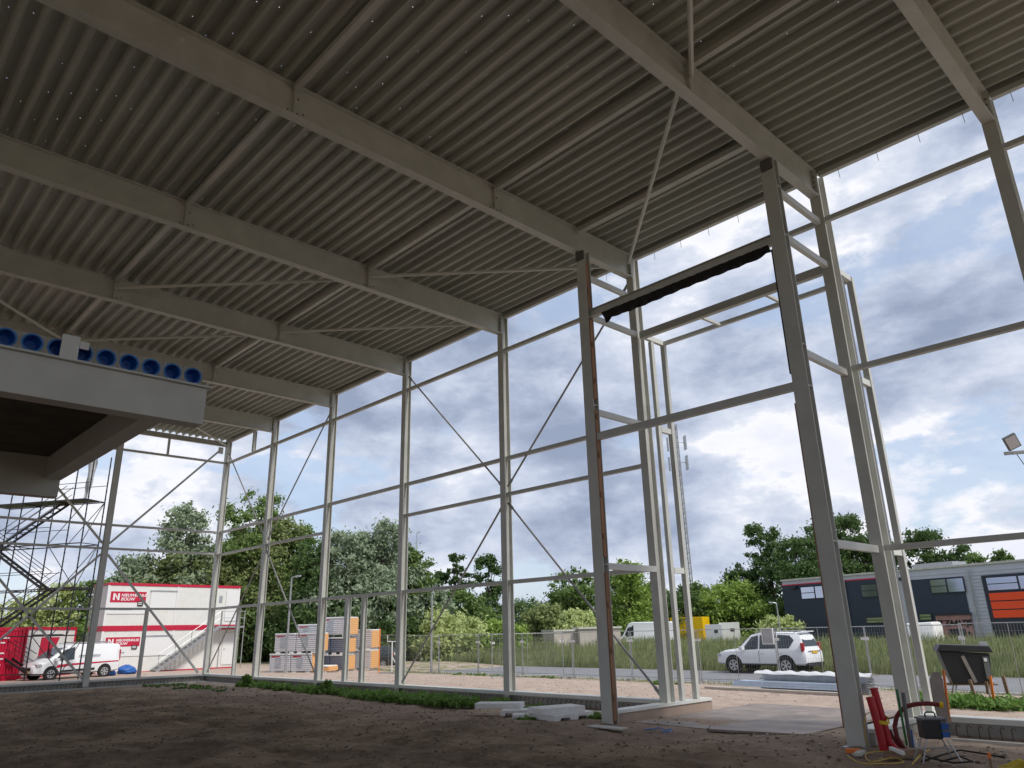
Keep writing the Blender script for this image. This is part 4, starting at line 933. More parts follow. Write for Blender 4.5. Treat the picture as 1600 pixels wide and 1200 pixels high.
for zz in lv:
    for iy in (0, 1):
        tb((-2*DX, iy*DY, zz), (DX, iy*DY, zz), .034, 'ledger')
        if zz > 1: tb((-2*DX, iy*DY, zz+1.0), (0 if zz < 9 else DX, iy*DY, zz+1.0), .02, 'guard_rail')
    for ix in (-2, -1, 0, 1): tb((ix*DX, 0, zz), (ix*DX, DY, zz), .026, 'transom')
    if zz > 1: MB(W).box((0.03 if zz < 7 else -2*DX, .05, zz+.03), (DX*.85 if zz > 9 else (DX*.98 if 3 < zz < 6 else -DX*1.7 if zz > 6 else DX*.4), DY-.05, zz+.08)).build('deck_board', 'scaf', tower)
for k in range(4):
    z0, z1 = lv[k], lv[k+1]
    tb((0 if k % 2 else DX, 0, z0), (DX if k % 2 else 0, 0, z1), .022, 'diagonal'); tb((DX, 0, z0), (DX, DY, z1), .022, 'diagonal'); tb((0, DY, z0), (DX, DY, z1), .022, 'diagonal')
    # flights run between x=-2DX+.3 and x=0
    a_, b2 = ((-2*DX+.2, z0), (-.05, z1)) if k % 2 == 1 else ((-.05, z0), (-2*DX+.2, z1))
    ya = .12 if k % 2 == 0 else .72
    for yy in (ya, ya+.48):
        MB(W).bar((a_[0], yy, a_[1]+.08), (b2[0], yy, b2[1]+.08), .04, .14).build('stringer', 'scaf', tower)
        tb((a_[0], yy, a_[1]+1.05), (b2[0], yy, b2[1]+1.05), .02, 'hand_rail'); tb((a_[0], yy, a_[1]+.6), (b2[0], yy, b2[1]+.6), .016, 'hand_rail')
    for i in range(11):
        t = (i+.5)/11; px_, pz_ = a_[0]+(b2[0]-a_[0])*t, a_[1]+(b2[1]-a_[1])*t+.08
        MB(W).box((px_-.10, ya+.03, pz_-.015), (px_+.10, ya+.45, pz_+.015)).build('tread', 'scaf', tower)
# torn sheet hanging at the top
nn = 14; V_ = []; F_ = []
for i in range(nn+1):
    for j in range(9):
        t, s_ = i/nn, j/8
        V_.append(W @ Vector((DX*(.95-.1*s_)-.15-(.75-.45*s_)*t*.9, DY*.4+.08*math.sin(t*7+s_*4)+.05*math.sin(s_*11), 12.4-2.3*s_-(.35*t*math.sin(s_*3)) - .25*t)))
for i in range(nn):
    for j in range(8): F_.append((i*9+j, (i+1)*9+j, (i+1)*9+j+1, i*9+j+1))
M['tarp'] = mat('grey_sheet', (.40, .40, .40), .7, var=.15, vs=3)
o_ = MB().add(V_, F_).build('hanging_sheet', 'tarp', None, smooth=True); tag(o_, 'torn grey plastic sheet hanging high on the scaffold', 'sheet')
# ------------------------------------------------------------------ mast and lamps
pm = at(1084, 985, 135); mast = empty('lattice_mast', (pm.x, pm.y, -.5), R(20), 'tall grey lattice phone mast with panel antennas beyond the trees', 'mast'); W = wm(mast)
HM = at(1040, 655, 135).z+.5; sh = [(-.75, -.43), (.75, -.43), (0, .87)]
for (ax_, ay_) in sh: MB(W).tube([(ax_, ay_, 0), (ax_*.62, ay_*.62, HM*.97)], .11, 5).build('leg', 'rod', mast)
lat = MB(W); nb = 44
for i in range(nb):
    z0, z1 = HM*.97*i/nb, HM*.97*(i+1)/nb; k0, k1 = 1-.38*i/nb, 1-.38*(i+1)/nb
    for a in range(3):
        p, q = sh[a], sh[(a+1) % 3]
        lat.bar((p[0]*k0, p[1]*k0, z0), (q[0]*k0, q[1]*k0, z0), .05, .05)
        if i % 2: p, q = q, p
        lat.bar((p[0]*k0, p[1]*k0, z0), (q[0]*k1, q[1]*k1, z1), .05, .05)
tag(lat.build('lattice', 'rod', mast), kind='stuff')
MB(W).tube([(0, 0, HM*.97), (0, 0, HM+.8)], .09, 6).build('top_tube', 'galv', mast)
for zz in (HM-4.6, HM-8.3):
    for k in range(3):
        a = R(30+120*k); rx = 1.75
        MB(W).bar((0, 0, zz), (rx*math.cos(a), rx*math.sin(a), zz), .09, .09).build('antenna_arm', 'rod', mast)
        for da in (-.22, .22):
            aa = a+da; an = MB(W).box((rx*math.cos(aa)-.16, rx*math.sin(aa)-.12, zz-1.3), (rx*math.cos(aa)+.16, rx*math.sin(aa)+.12, zz+1.3)).build('antenna', 'sheetgrey', mast, bevel=.03)
def lamp(u0, vb, vt, D_, arm, lab, head=.55, r=.06):
    p = at(u0, vb, D_); ht = at(u0, vt, D_).z+.4; root = empty('street_lamp', (p.x, p.y, -.4), CYAW, lab, 'street lamp'); W = wm(root)
    MB(W).tube([(0, 0, 0), (0, 0, ht)], [r*1.25, r*.75], 8).build('pole', 'galv', root)
    MB(W).tube([(0, 0, ht), (arm*.5, 0, ht+.06), (arm, 0, ht+.08)], r*.55, 6).build('arm', 'galv', root)
    MB(W).prism([(arm, -.12, ht+.03), (arm+math.copysign(head, arm), -.09, ht+.06), (arm+math.copysign(head, arm), .09, ht+.06), (arm, .12, ht+.03)], (0, 0, .10)).build('lamp_head', 'sheetgrey', root)
lamp(448, 1015, 903, 48, .25, 'street lamp with a short arm left of the insulation stacks', .3)
lamp(674, 1030, 928, 46, .03, 'thin straight lamp post by the road behind the fence', .08)
lamp(1222, 1010, 943, 60, -.25, 'street lamp behind the parked white off road car', .3)
lamp(1028, 1030, 825, 50, .3, 'tall street lamp behind the doorway side posts', .35)
lamp(648, 1030, 833, 90, .1, 'far street lamp top peeking beside a facade column', .3)
# floodlight mast at the right edge
pf = at(1736, 1000, 27); fl = empty('floodlight_mast', (pf.x, pf.y, -.3), CYAW-R(20), 'floodlight on an arm at the right picture edge', 'floodlight'); W = wm(fl)
zf = at(1590, 705, 27).z+.3; ph = at(1586, 700, 27); lx = -((pf-ph).length)
lx = -1.15
MB(W).tube([(0, 0, 0), (0, 0, zf+.35)], [.10, .06], 10).build('pole', 'galv', fl)
MB(W).bar((0, 0, zf-.02), (lx-.08, 0, zf-.12), .06, .05).build('arm', 'rod', fl)
ml = W @ Matrix.Translation((lx-.05, -.05, zf+.24)) @ Matrix.Rotation(R(-24), 4, 'Y') @ Matrix.Rotation(R(28), 4, 'X')
hd = MB(ml).box((-.19, -.05, -.23), (.19, .05, .22)).build('lamp_head', 'grey_pipe', fl, bevel=.02)
MB(ml).box((-.155, -.065, -.19), (.155, -.052, .18)).build('lens', 'lamp_lens', hd)
MB(W).bar((lx-.3, .02, zf-.09), (lx+.28, .02, zf-.09), .04, .10).build('bracket', 'rod', fl)
MB(W).tube([(lx+.02, 0, zf-.15), (lx+.35, .02, zf-1.0), (-.1, .02, zf-2.2)], .012, 5).build('cable', 'rubber', fl)
# ------------------------------------------------------------------ sheet bundle and road plates
def lz(xx, yy): return gz(xx, yy)
def bundle(x0_, x1_, y0_, y1_, z0, z1, nm, mt_, lab, an=0, lip=True):
    c_ = ((x0_+x1_)/2, (y0_+y1_)/2); root = empty(nm, (c_[0], c_[1], z0), an, lab, 'metal sheets'); W = wm(root); hx, hy = (x1_-x0_)/2, (y1_-y0_)/2
    return root, W, hx, hy, z1-z0
tilt = R(-4)
zs = -.22
specs = [(-17.0, -10.6, 7.7, 8.2, 0, .05, 'sheetgrey', 'lowest thin grey metal strip of the bundle on the sand'), (-15.6, -10.4, 8.35, 8.95, 0, .14, 'beige', 'flat beige board under the light blue flashings'),
         (-14.8, -10.6, 8.9, 9.6, .15, .34, 'sheetblue', 'stack of light blue film covered flashings'), (-14.2, -10.4, 9.65, 10.3, .0, .55, 'sheetgrey', 'grey profiled sheets behind the light blue flashings')]
for (xa, xb, ya, yb3, za, zb4, mt_, lb) in specs:
    root = empty('flashing', ((xa+xb)/2, (ya+yb3)/2, zs+za), tilt, lb, 'metal sheet'); W = wm(root); hx = (xb-xa)/2; hy = (yb3-ya)/2; n = max(1, int((zb4-za)/.05))
    for k in range(n): 
        z_ = k*(zb4-za)/n; j = random.uniform(-.1, .1)
        MB(W).box((-hx+j, -hy+k*.02, z_+.002), (hx+j*.5, hy, z_+(zb4-za)/n*.6)).build('sheet', mt_, root)
        if n > 1: MB(W).box((-hx+j, -hy+k*.02-.012, z_-.0), (hx+j*.5, -hy+k*.02-.001, z_+(zb4-za)/n*.95)).build('folded_lip', mt_, root)
V_ = []; F_ = []; nn = 50
for i in range(nn+1):
    for j in range(7):
        t, s_ = i/nn, j/6; ang = math.pi*s_
        V_.append((-14.3+4.1*t, 9.95-.30*t-.33*math.cos(ang), zs+.53+(.09+.025*math.sin(t*31)*s_+.02*math.sin(t*57+j))*math.sin(ang)+.012*math.sin(t*23+j*2)))
for i in range(nn):
    for j in range(6): F_.append((i*7+j, (i+1)*7+j, (i+1)*7+j+1, i*7+j+1))
o_ = MB().add(V_, F_).build('loose_film', 'film', None, smooth=True); tag(o_, 'crumpled white plastic film on top of the metal sheet bundle', 'plastic film')
for (poly, z_, lb) in ((((-11.05, -1.62), (-8.98, -1.72), (-8.75, 3.3), (-10.75, 3.4)), .012, 'left steel road plate covered with sand in the doorway'), (((-8.93, -1.8), (-8.75, -1.95), (-7.1, -1.62), (-7.0, -1.45), (-6.95, 3.2), (-8.7, 3.0)), .045, 'right steel road plate with cut corners in the doorway')):
    b_ = MB().prism([(px_, py_, gz(px_, 0)*.0+z_-.06) for px_, py_ in poly], (0, 0, .04)); o_ = b_.build('road_plate', 'plate'); tag(o_, lb, 'steel plate', 'steel plates in the doorway')
# ------------------------------------------------------------------ foam blocks
def foam(cx_, cy_, z0, an, sx_, sy_, sz_, lab, notch=True):
    root = empty('foam_block', (cx_, cy_, z0), an, lab, 'foam block', 'white foam formwork blocks on the dark ground'); W = wm(root); b_ = MB(W)
    if notch: 
        # profile with two arches cut from the underside, extruded along y
        pr_ = [(-sx_/2, 0), (-sx_*.36, 0), (-sx_*.33, sz_*.5), (-sx_*.12, sz_*.5), (-sx_*.09, 0), (sx_*.09, 0), (sx_*.12, sz_*.5), (sx_*.33, sz_*.5), (sx_*.36, 0), (sx_/2, 0), (sx_/2, sz_), (-sx_/2, sz_)]
    else: pr_ = [(-sx_/2, 0), (sx_/2, 0), (sx_/2, sz_), (-sx_/2, sz_)]
    b_.prism([(p, -sy_/2, q) for p, q in pr_], (0, sy_, 0)); o_ = b_.build('block', 'eps', root, bevel=.008)
foam(-14.55, -2.15, .13, R(35), 1.15, .5, .12, 'long white foam block on top at the left of the heap', False)
foam(-13.95, -2.15, .0, R(38), .7, .6, .13, 'small white foam block lying under the long left block')
foam(-12.55, -2.25, .14, R(75), 1.15, .62, .13, 'white foam block on top at the right of the heap', False)
foam(-12.4, -2.15, .0, R(88), 1.25, .62, .14, 'large white foam block under the right top block')
foam(-13.0, -2.75, .0, R(40), .62, .4, .13, 'notched white foam block at the front of the heap')
# ------------------------------------------------------------------ conduits and the distribution box
def g0(u, v, z=0.0): return onz(u, v, z)
def pipe(nm, mt_, pts, r, lab, cat, n=14):
    o_ = MB().tube(pts, r, n).build(nm, mt_, None, autos=True); return tag(o_, lab, cat)
def pxd(u, v, D): p = at(u, v, D); return p
b0 = g0(1383, 1170); Dp = math.hypot(b0.x-CC.x, b0.y-CC.y)
pA = [tuple(pxd(1382, 1175, Dp)), tuple(pxd(1371, 1130, Dp)), tuple(pxd(1360, 1092, Dp))]
p1 = pipe('red_conduit', 'pipe_red', pA, .062, 'front thick red conduit standing beside the right doorway column', 'conduit')
pB = [tuple(pxd(1393, 1176, Dp+.15)), tuple(pxd(1383, 1138, Dp+.15)), tuple(pxd(1374, 1106, Dp+.15)), tuple(pxd(1366, 1078, Dp+.15))]
p2 = pipe('red_conduit', 'pipe_red', pB, .058, 'taller red conduit behind the front one', 'conduit')
for o_, q in ((p1, pA), (p2, pB)): 
    e = Vector(q[-1]); d = (Vector(q[-1])-Vector(q[-2])).normalized(); MB().disc(e+d*.001, d, .04, .066, .03, 18).build('socket_end', 'pipe_red', o_)
tp = Vector(pxd(1376, 1123, Dp+.075)); d = (Vector(pA[-1])-Vector(pA[0])).normalized()
rings = []
rt_ = _r.copy()
for h_ in (-.028, .028):
    rings.append([tuple(tp+d*h_+Vector((rt_.x, rt_.y, 0)).normalized()*(.118*math.cos(a))+_f*(.15*math.sin(a))) for a in [2*math.pi*k/24 for k in range(24)]])
o_ = MB().loft(rings, cap=False).build('yellow_tape', 'tape', None); tag(o_, 'yellow tape wound round both red conduits', 'tape')
pipe('green_tube', 'green', [tuple(pxd(1417, 1165, Dp+.25)), tuple(pxd(1408, 1115, Dp+.25)), tuple(pxd(1401, 1077, Dp+.25))], .019, 'thin bright green tube leaning among the conduits', 'tube', 8)
pipe('grey_duct', 'grey_pipe', [tuple(pxd(1424, 1168, Dp+.2)), tuple(pxd(1416, 1120, Dp+.2)), tuple(pxd(1411, 1082, Dp+.2))], .030, 'dark grey duct pipe beside the green tube', 'duct', 10)
pipe('blue_tube', 'bluebag', [tuple(pxd(1428, 1172, Dp+.15)), tuple(pxd(1424, 1140, Dp+.15))], .012, 'short blue tube at the foot of the grey duct', 'tube', 8)
pipe('white_sleeve', 'white', [tuple(pxd(1433, 1172, Dp+.1)), tuple(pxd(1429, 1152, Dp+.1))], .02, 'short white sleeve standing at the foot of the ducts', 'tube', 8)
hp = [(1424, 1176), (1412, 1168), (1402, 1152), (1398, 1135), (1401, 1120), (1408, 1110), (1418, 1103), (1432, 1100), (1450, 1099), (1468, 1101)]
hz = pipe('flexible_hose', 'hose_red', [tuple(pxd(u, v, Dp+.3+.01*i)) for i, (u, v) in enumerate(hp)], .036, 'dark red corrugated hose arching over to a yellow cap', 'hose', 12)
e = Vector(pxd(1468, 1101, Dp+.39)); e2 = Vector(pxd(1474, 1102, Dp+.39)); MB().tube([e, e2], .047, 12).build('end_cap', 'yellow', hz)
pipe('flexible_hose', 'hose_red', [tuple(pxd(u, v, Dp+.35)) for u, v in ((1412, 1174), (1402, 1162), (1394, 1150), (1389, 1140))], .03, 'short dark red hose between the conduits and the box stand', 'hose', 10)
pipe('flexible_hose', 'pipe_red', [tuple(pxd(u, v, Dp)) for u, v in ((1410, 1178), (1400, 1170), (1391, 1160))], .045, 'red bent conduit end on the ground beside the tall red conduits', 'hose', 10)
# yellow cords
def cord(uvs, lab, r=.008, z=.02):
    P0 = [onz(u, v, z+.004*(i % 3)) for i, (u, v) in enumerate(uvs)]; pts = []
    for i in range(len(P0)-1):
        a0 = P0[max(i-1, 0)]; a1 = P0[i]; a2 = P0[i+1]; a3 = P0[min(i+2, len(P0)-1)]
        for k in range(6):
            t = k/6; pts.append(.5*((2*a1)+(a2-a0)*t+(2*a0-5*a1+4*a2-a3)*t*t+(3*a1-a0-3*a2+a3)*t**3))
    pts.append(P0[-1]); o_ = MB().tube(pts, r, 6).build('cord', 'cord_y', None, smooth=True); tag(o_, lab, 'cord')
cord([(1324, 1181), (1345, 1192), (1380, 1193), (1412, 1191), (1395, 1184), (1362, 1190), (1352, 1180), (1364, 1175), (1386, 1174)], 'yellow cord looped on the ground before the red conduits')
cord([(1430, 1190), (1440, 1179), (1452, 1171), (1450, 1168), (1436, 1180), (1425, 1195)], 'short yellow cord end under the box stand')
pts = [tuple(pxd(u, v, Dp-.1)) for u, v in ((1356, 1166), (1352, 1150), (1350, 1130), (1353, 1116), (1360, 1112))]
o_ = MB().tube(pts, .007, 6).build('cord', 'cord_y', None, smooth=True); tag(o_, 'thin yellow cord rising beside the front red conduit', 'cord')
for k, (uvs, lb) in enumerate((([(1440, 1190), (1470, 1180), (1500, 1172), (1540, 1178), (1570, 1184)], 'black cable running right from the box stand'), ([(1430, 1176), (1460, 1186), (1490, 1192), (1520, 1190), (1500, 1182), (1470, 1190)], 'black cable coiled under the box stand'))):
    P0 = [onz(u, v, .02) for u, v in uvs]; o_ = MB().tube(P0, .013, 6).build('cable', 'rubber', None, smooth=True); tag(o_, lb, 'cable')
# box on a tubular stand
bc = onz(1466, 1190, 0); cyw = R(38)
bx = empty('power_box', (bc.x, bc.y, 0), cyw, 'black power distribution box with blue sockets on a tubular stand', 'power box'); W = wm(bx)
zb0 = .37
W = W @ Matrix.Diagonal((.8, .8, .82, 1))
MB(W).box((-.20, -.14, zb0), (.12, .16, zb0+.30)).build('box_body', 'black', bx, bevel=.02); MB(W).box((-.22, -.17, zb0+.302), (.22, .18, zb0+.34)).build('lid', 'grey_pipe', bx, bevel=.01)
MB(W).box((.123, -.12, zb0+.03), (.22, .14, zb0+.30)).build('socket_panel', 'grey_pipe', bx)
for zz in (.07, .20):
    for yy in (-.07, .05):
        so = MB(W).box((.10+.05*(yy < 0), -.165, zb0+zz-.04), (.16+.05*(yy < 0), -.142, zb0+zz+.05)).build('socket', 'blue_plug', bx, bevel=.006)
        MB(W).box((.222, yy-.045, zb0+zz-.045), (.25, yy+.045, zb0+zz+.05)).build('socket', 'blue_plug', bx, bevel=.008)
MB(W).tube([(-.08, 0, zb0+.34), (-.08, 0, zb0+.40), (-.05, 0, zb0+.42), (.06, 0, zb0+.42), (.09, 0, zb0+.40), (.09, 0, zb0+.34)], .014, 8).build('handle', 'black', bx)
for sx_ in (-1, 1):
    for sy_ in (-1, 1): MB(W).tube([(sx_*.17, sy_*.13, zb0), (sx_*.33, sy_*.22, .0)], .013, 8).build('leg', 'galv', bx)
    MB(W).tube([(sx_*.24, -.17, .2), (sx_*.24, .17, .2)], .011, 6).build('cross_bar', 'galv', bx)
MB(W).tube([(-.25, .175, .19), (.25, .175, .19)], .011, 6).build('cross_bar', 'galv', bx)
# grey curved board with orange stake
bt = pxd(1478, 1130, Dp+1.0); tt = pxd(1466, 1050, Dp+1.0); bw = (Vector((_r.x, _r.y, 0))).normalized()
fwd = Vector((_f.x, _f.y, 0)).normalized()
b_ = MB(); rings = []
for t in (0, .3, .6, .85, 1):
    c_ = bt.lerp(tt, t)+bw*(-.05*math.sin(t*2.2)); hw = .105-(.05 if t == 1 else .0)
    rings.append([tuple(c_-bw*hw), tuple(c_+bw*hw), tuple(c_+bw*hw+fwd*.03), tuple(c_-bw*hw+fwd*.03)])
o_ = b_.loft(rings).build('curved_board', 'board', None, autos=True); tag(o_, 'tall grey warped board standing behind the power box', 'board')
def stake(u0, v0, u1, v1, D_, mt_, lab, r=.02, tip=None):
    a_ = pxd(u0, v0, D_); c_ = pxd(u1, v1, D_); o_ = MB().bar(a_, c_, r*2, r*2, (0, 1, 0)).build('stake', mt_, None); tag(o_, lab, 'stake')
    if tip: d = (c_-a_); MB().bar(c_-d*.33, c_+d*.01, r*2.3, r*2.3, (0, 1, 0)).build('painted_tip', tip, o_)
stake(1484, 1128, 1474, 1047, Dp+1.05, 'stake_o', 'orange painted stake beside the grey warped board', .016)
pk = onz(1554, 1106, -.18); Dk = math.hypot(pk.x, pk.y-CC.y)
stake(1555, 1107, 1547, 1056, Dk, 'stake_o', 'orange stake in front of the black cabinet', .028)
stake(1524, 1090, 1515, 1062, Dk+.8, 'stake_w', 'brown wooden stake left of the black cabinet', .035)
stake(1575, 1085, 1567, 1056, Dk+.5, 'stake_w', 'brown wooden stake at the right of the black cabinet', .035)
stake(1544, 1085, 1541, 1065, Dk+.7, 'stake_w', 'short wooden stake under the middle of the black cabinet', .03)
pk2 = onz(1550, 1200, 0); stake(1550, 1204, 1545, 1176, math.hypot(pk2.x, pk2.y-CC.y), 'stake_w', 'short stake with an orange tip near the lower right corner', .014, 'stake_o')
pk3 = onz(809, 1098, -.05); stake(818, 1101, 817, 1080, math.hypot(pk3.x, pk3.y-CC.y), 'stake_w', 'thin wooden peg standing behind the white foam blocks', .02)
# yellow fabric heap
pn = onz(1590, 1200, 0); V_ = []; F_ = []
for i in range(30):
    for j in range(24):
        xx, yy = (i/29-.5)*2, (j/23-.5)*2; rr = math.hypot(xx, yy); h_ = max(0, 1-rr**2)**.6*.10*(1+.45*math.sin(xx*9+yy*4)+.3*math.sin(yy*13-xx*5))
        e_ = noise.noise(Vector((xx*1.6, yy*1.6, 1)))*.2; V_.append((pn.x+.28+xx*(.48+e_), pn.y+.02+yy*(.26+e_*.6), -.01+h_*.85))
for i in range(29):
    for j in range(23): F_.append((i*24+j, (i+1)*24+j, (i+1)*24+j+1, i*24+j+1))
o_ = MB().add(V_, F_).build('fabric_heap', 'netting', None, smooth=True); tag(o_, 'crumpled yellow fabric on the ground in the lower right corner', 'fabric')
# planks and brick bits
def plank(u0, v0, u1, v1, w_, h_, mt_, lab, z=.0, nm='plank'):
    a_ = onz(u0, v0, z); c_ = onz(u1, v1, z); o_ = MB().bar(a_+Vector((0, 0, h_/2)), c_+Vector((0, 0, h_/2)), w_, h_).build(nm, mt_, None, bevel=.004); return tag(o_, lab, nm)
plank(1389, 1186, 1440, 1180, .14, .10, 'stake_w', 'wooden plank lying between red conduits and the box stand')
plank(1392, 1172, 1412, 1180, .05, .05, 'eps', 'short white batten leaning on the wooden plank', .09, 'batten')
plank(1322, 1176, 1345, 1177, .1, .06, 'stake_o', 'orange brick piece at the foot of the right doorway column', 0, 'brick')
plank(1340, 1182, 1348, 1177, .1, .05, 'concrete_l', 'pale concrete piece at the foot of the right doorway column', 0, 'rubble_piece')
for k, (u, v, lb) in enumerate(((1348, 1160, 'left'), (1362, 1156, 'right'))): plank(u, v, u+9, v-1, .18, .16, 'concrete', 'grey concrete block, %s one behind the red conduits' % lb, 0, 'concrete_block')
plank(925, 1135, 975, 1140, .28, .025, 'concrete_l', 'flat pale mortar slab spilled at the foot of the left doorway column', 0, 'mortar_slab')
for k, (u, v, mt_, lb) in enumerate(((1060, 1112, 'stake_o', 'orange block under the end of the brown kerb'), (1078, 1108, 'rubber', 'dark block under the end of the brown kerb'), (1094, 1108, 'stake_w', 'brown block at the outer end of the brown kerb'))):
    plank(u, v, u+9, v-1, .12, .10, mt_, lb, -.02, 'packing_block')
P0 = [onz(u, v, .01) for u, v in ((1008, 1140), (1020, 1139), (1030, 1137), (1040, 1141), (1050, 1139), (1046, 1144), (1034, 1143))]
o_ = MB().tube(P0, .012, 6).build('blue_twine', 'blue_film', None); tag(o_, 'tangle of blue twine on the ground in the doorway', 'twine')
# black cabinet on trestle
kb_ = onz(1548, 1092, -.18); cb = empty('cabinet', (-7.35, 9.0, -.18), R(28), 'black sloping cabinet with a lid standing on a steel trestle by the fence', 'cabinet'); W = wm(cb)
MB(W).prism([(-.48, -.28, .42), (.48, -.28, .42), (.56, -.28, 1.20), (-.68, -.28, 1.28)], (0, .5, 0)).build('cabinet_body', 'black', cb, bevel=.02)
MB(W).prism([(-.74, -.34, 1.283), (.66, -.34, 1.225), (.58, -.30, 1.40), (-.62, -.30, 1.46)], (0, .6, 0)).build('lid', 'black', cb, bevel=.02)
MB(W).bar((-.12, -.30, 1.15), (.08, -.30, .46), .09, .03, (0, 1, 0)).build('centre_strap', 'board', cb)
MB(W).box((.36, -.32, .55), (.50, -.284, 1.12)).build('side_plate', 'grey_pipe', cb); MB(W).box((.38, -.335, 1.0), (.45, -.322, 1.08)).build('sticker', 'sign_txt', cb)
MB(W).box((.42, -.05, 1.40), (.62, .12, 1.50)).build('vent_cap', 'sheetgrey', cb)
for sx_ in (-1, 1):
    for sy_ in (-1, 1): MB(W).tube([(sx_*.38, sy_*.16, .42), (sx_*.5, sy_*.3, 0)], .022, 8).build('leg', 'galv', cb)
MB(W).bar((-.62, -.2, .40), (.62, -.2, .40), .06, .035).build('trestle_top', 'stake_w', cb)
MB(W).bar((-.62, .2, .40), (.62, .2, .40), .06, .035).build('trestle_top', 'stake_w', cb)
# survey tripod / hoist frame near the packs, rod
pz = onz(612, 1052, -.25); tr = empty('post_stand', (pz.x, pz.y, -.25), CYAW, 'white painted steel stand with a hooked top beside the facade column', 'stand'); W = wm(tr)
MB(W).tube([(0, 0, 0), (-.02, 0, 1.75)], .04, 8).build('post', 'steel_white', tr); MB(W).tube([(-.3, 0, 2.1), (-.3, 0, 1.75), (.3, 0, 1.72), (.3, 0, 2.05)], .03, 8).build('fork', 'steel_white', tr)
MB(W).tube([(0, 0, .9), (.5, .1, 0)], .03, 8).build('prop', 'steel_white', tr); MB(W).box((-.7, -.15, 0), (.7, .15, .08)).build('base_beam', 'rod', tr)
stake(592, 1052, 594, 982, math.hypot(pz.x, pz.y-CC.y)+.5, 'stake_o', 'tall thin orange rod beside the insulation stacks', .022)

# ------------------------------------------------------------------ vegetation
def quads(P, S, nrm=None, asp=1.0, tilt=None):
    n = len(P); a = rng.standard_normal((n, 3)); 
    if nrm is not None: a = a*.8+nrm*1.0
    a /= np.linalg.norm(a, axis=1, keepdims=True)+1e-9; b_ = np.cross(a, rng.standard_normal((n, 3))); b_ /= np.linalg.norm(b_, axis=1, keepdims=True)+1e-9; c_ = np.cross(a, b_)
    S = np.asarray(S)[:, None]; u_ = b_*S*.5*asp; v_ = c_*S*.5
    V = np.stack([P-u_, P-v_*.6, P+u_, P+v_*.6], 1).reshape(-1, 3); F = np.arange(4*n).reshape(n, 4); return V, F
def tree(name, x, y, z0, H, Wd, kind, label, n=5000, leaf=.24, low=.15, conic=.0, sparse=0, group=None, cat='tree', clump=1.0, asp=1.35):
    root = empty(name, (x, y, z0), 0, label, cat, group)
    tr_ = MB(wm(root)); top = Vector((random.uniform(-.3, .3), random.uniform(-.3, .3), H*.8)); r0_ = max(.05, H*.018)
    tr_.tube([(0, 0, -.2), (random.uniform(-.2, .2), .1, H*.35), tuple(top)], [r0_*1.3, r0_, r0_*.2], 7)
    K = int((120 if not sparse else 75)*clump); cs = []; rs_ = []
    nl = 5 if not sparse else 7; lob = [(random.uniform(0, 6.283), random.uniform(.25, .5), random.uniform(.72, 1.0)) for _ in range(nl)]
    while len(cs) < K:
        t = random.random()**.85; zz = H*(low+(1-low)*t*.96)
        env = math.sin(math.pi*(.24+.68*t))**.5*(1-conic*t); a = random.uniform(0, 6.283); rr = math.sqrt(random.random())*Wd*.5*env*.92
        rr *= .82+.3*noise.noise(Vector((math.cos(a)*1.3+x, math.sin(a)*1.3+y, zz/H*3)))*1.6
        zz *= .93+.12*noise.noise(Vector((rr*math.cos(a)/Wd*4+y, rr*math.sin(a)/Wd*4+x, 0)))
        cs.append((rr*math.cos(a), rr*math.sin(a), zz)); rs_.append(Wd*random.uniform(.05, .135)*(1-.4*t)*(1.0 if not sparse else .85))
    for i in range(0, K, 6):
        c_ = cs[i]; zb_ = max(H*.15, c_[2]*.55); tr_.tube([(0, 0, zb_), (c_[0]*.5, c_[1]*.5, (zb_+c_[2])*.5+.2), c_], [r0_*.4, r0_*.25, r0_*.08], 5)
    tr_.build('trunk', 'bark', root)
    cs = np.array(cs); rs_ = np.array(rs_); wgt = rs_**1.7; idx = rng.choice(K, n, p=wgt/wgt.sum())
    d = rng.standard_normal((n, 3)); d /= np.linalg.norm(d, axis=1, keepdims=True); rad = rs_[idx]*np.abs(.35+.75*rng.standard_normal(n)).clip(.05, 2.1)
    P = cs[idx]+d*rad[:, None]*np.array([1.15, 1.15, .8]); P[:, 2] = np.maximum(P[:, 2], H*low*.6+.05)
    V, F = quads(P, leaf*rng.uniform(.6, 1.35, n), d, asp)
    npmesh('crown', V, F, kind, root)
    return root
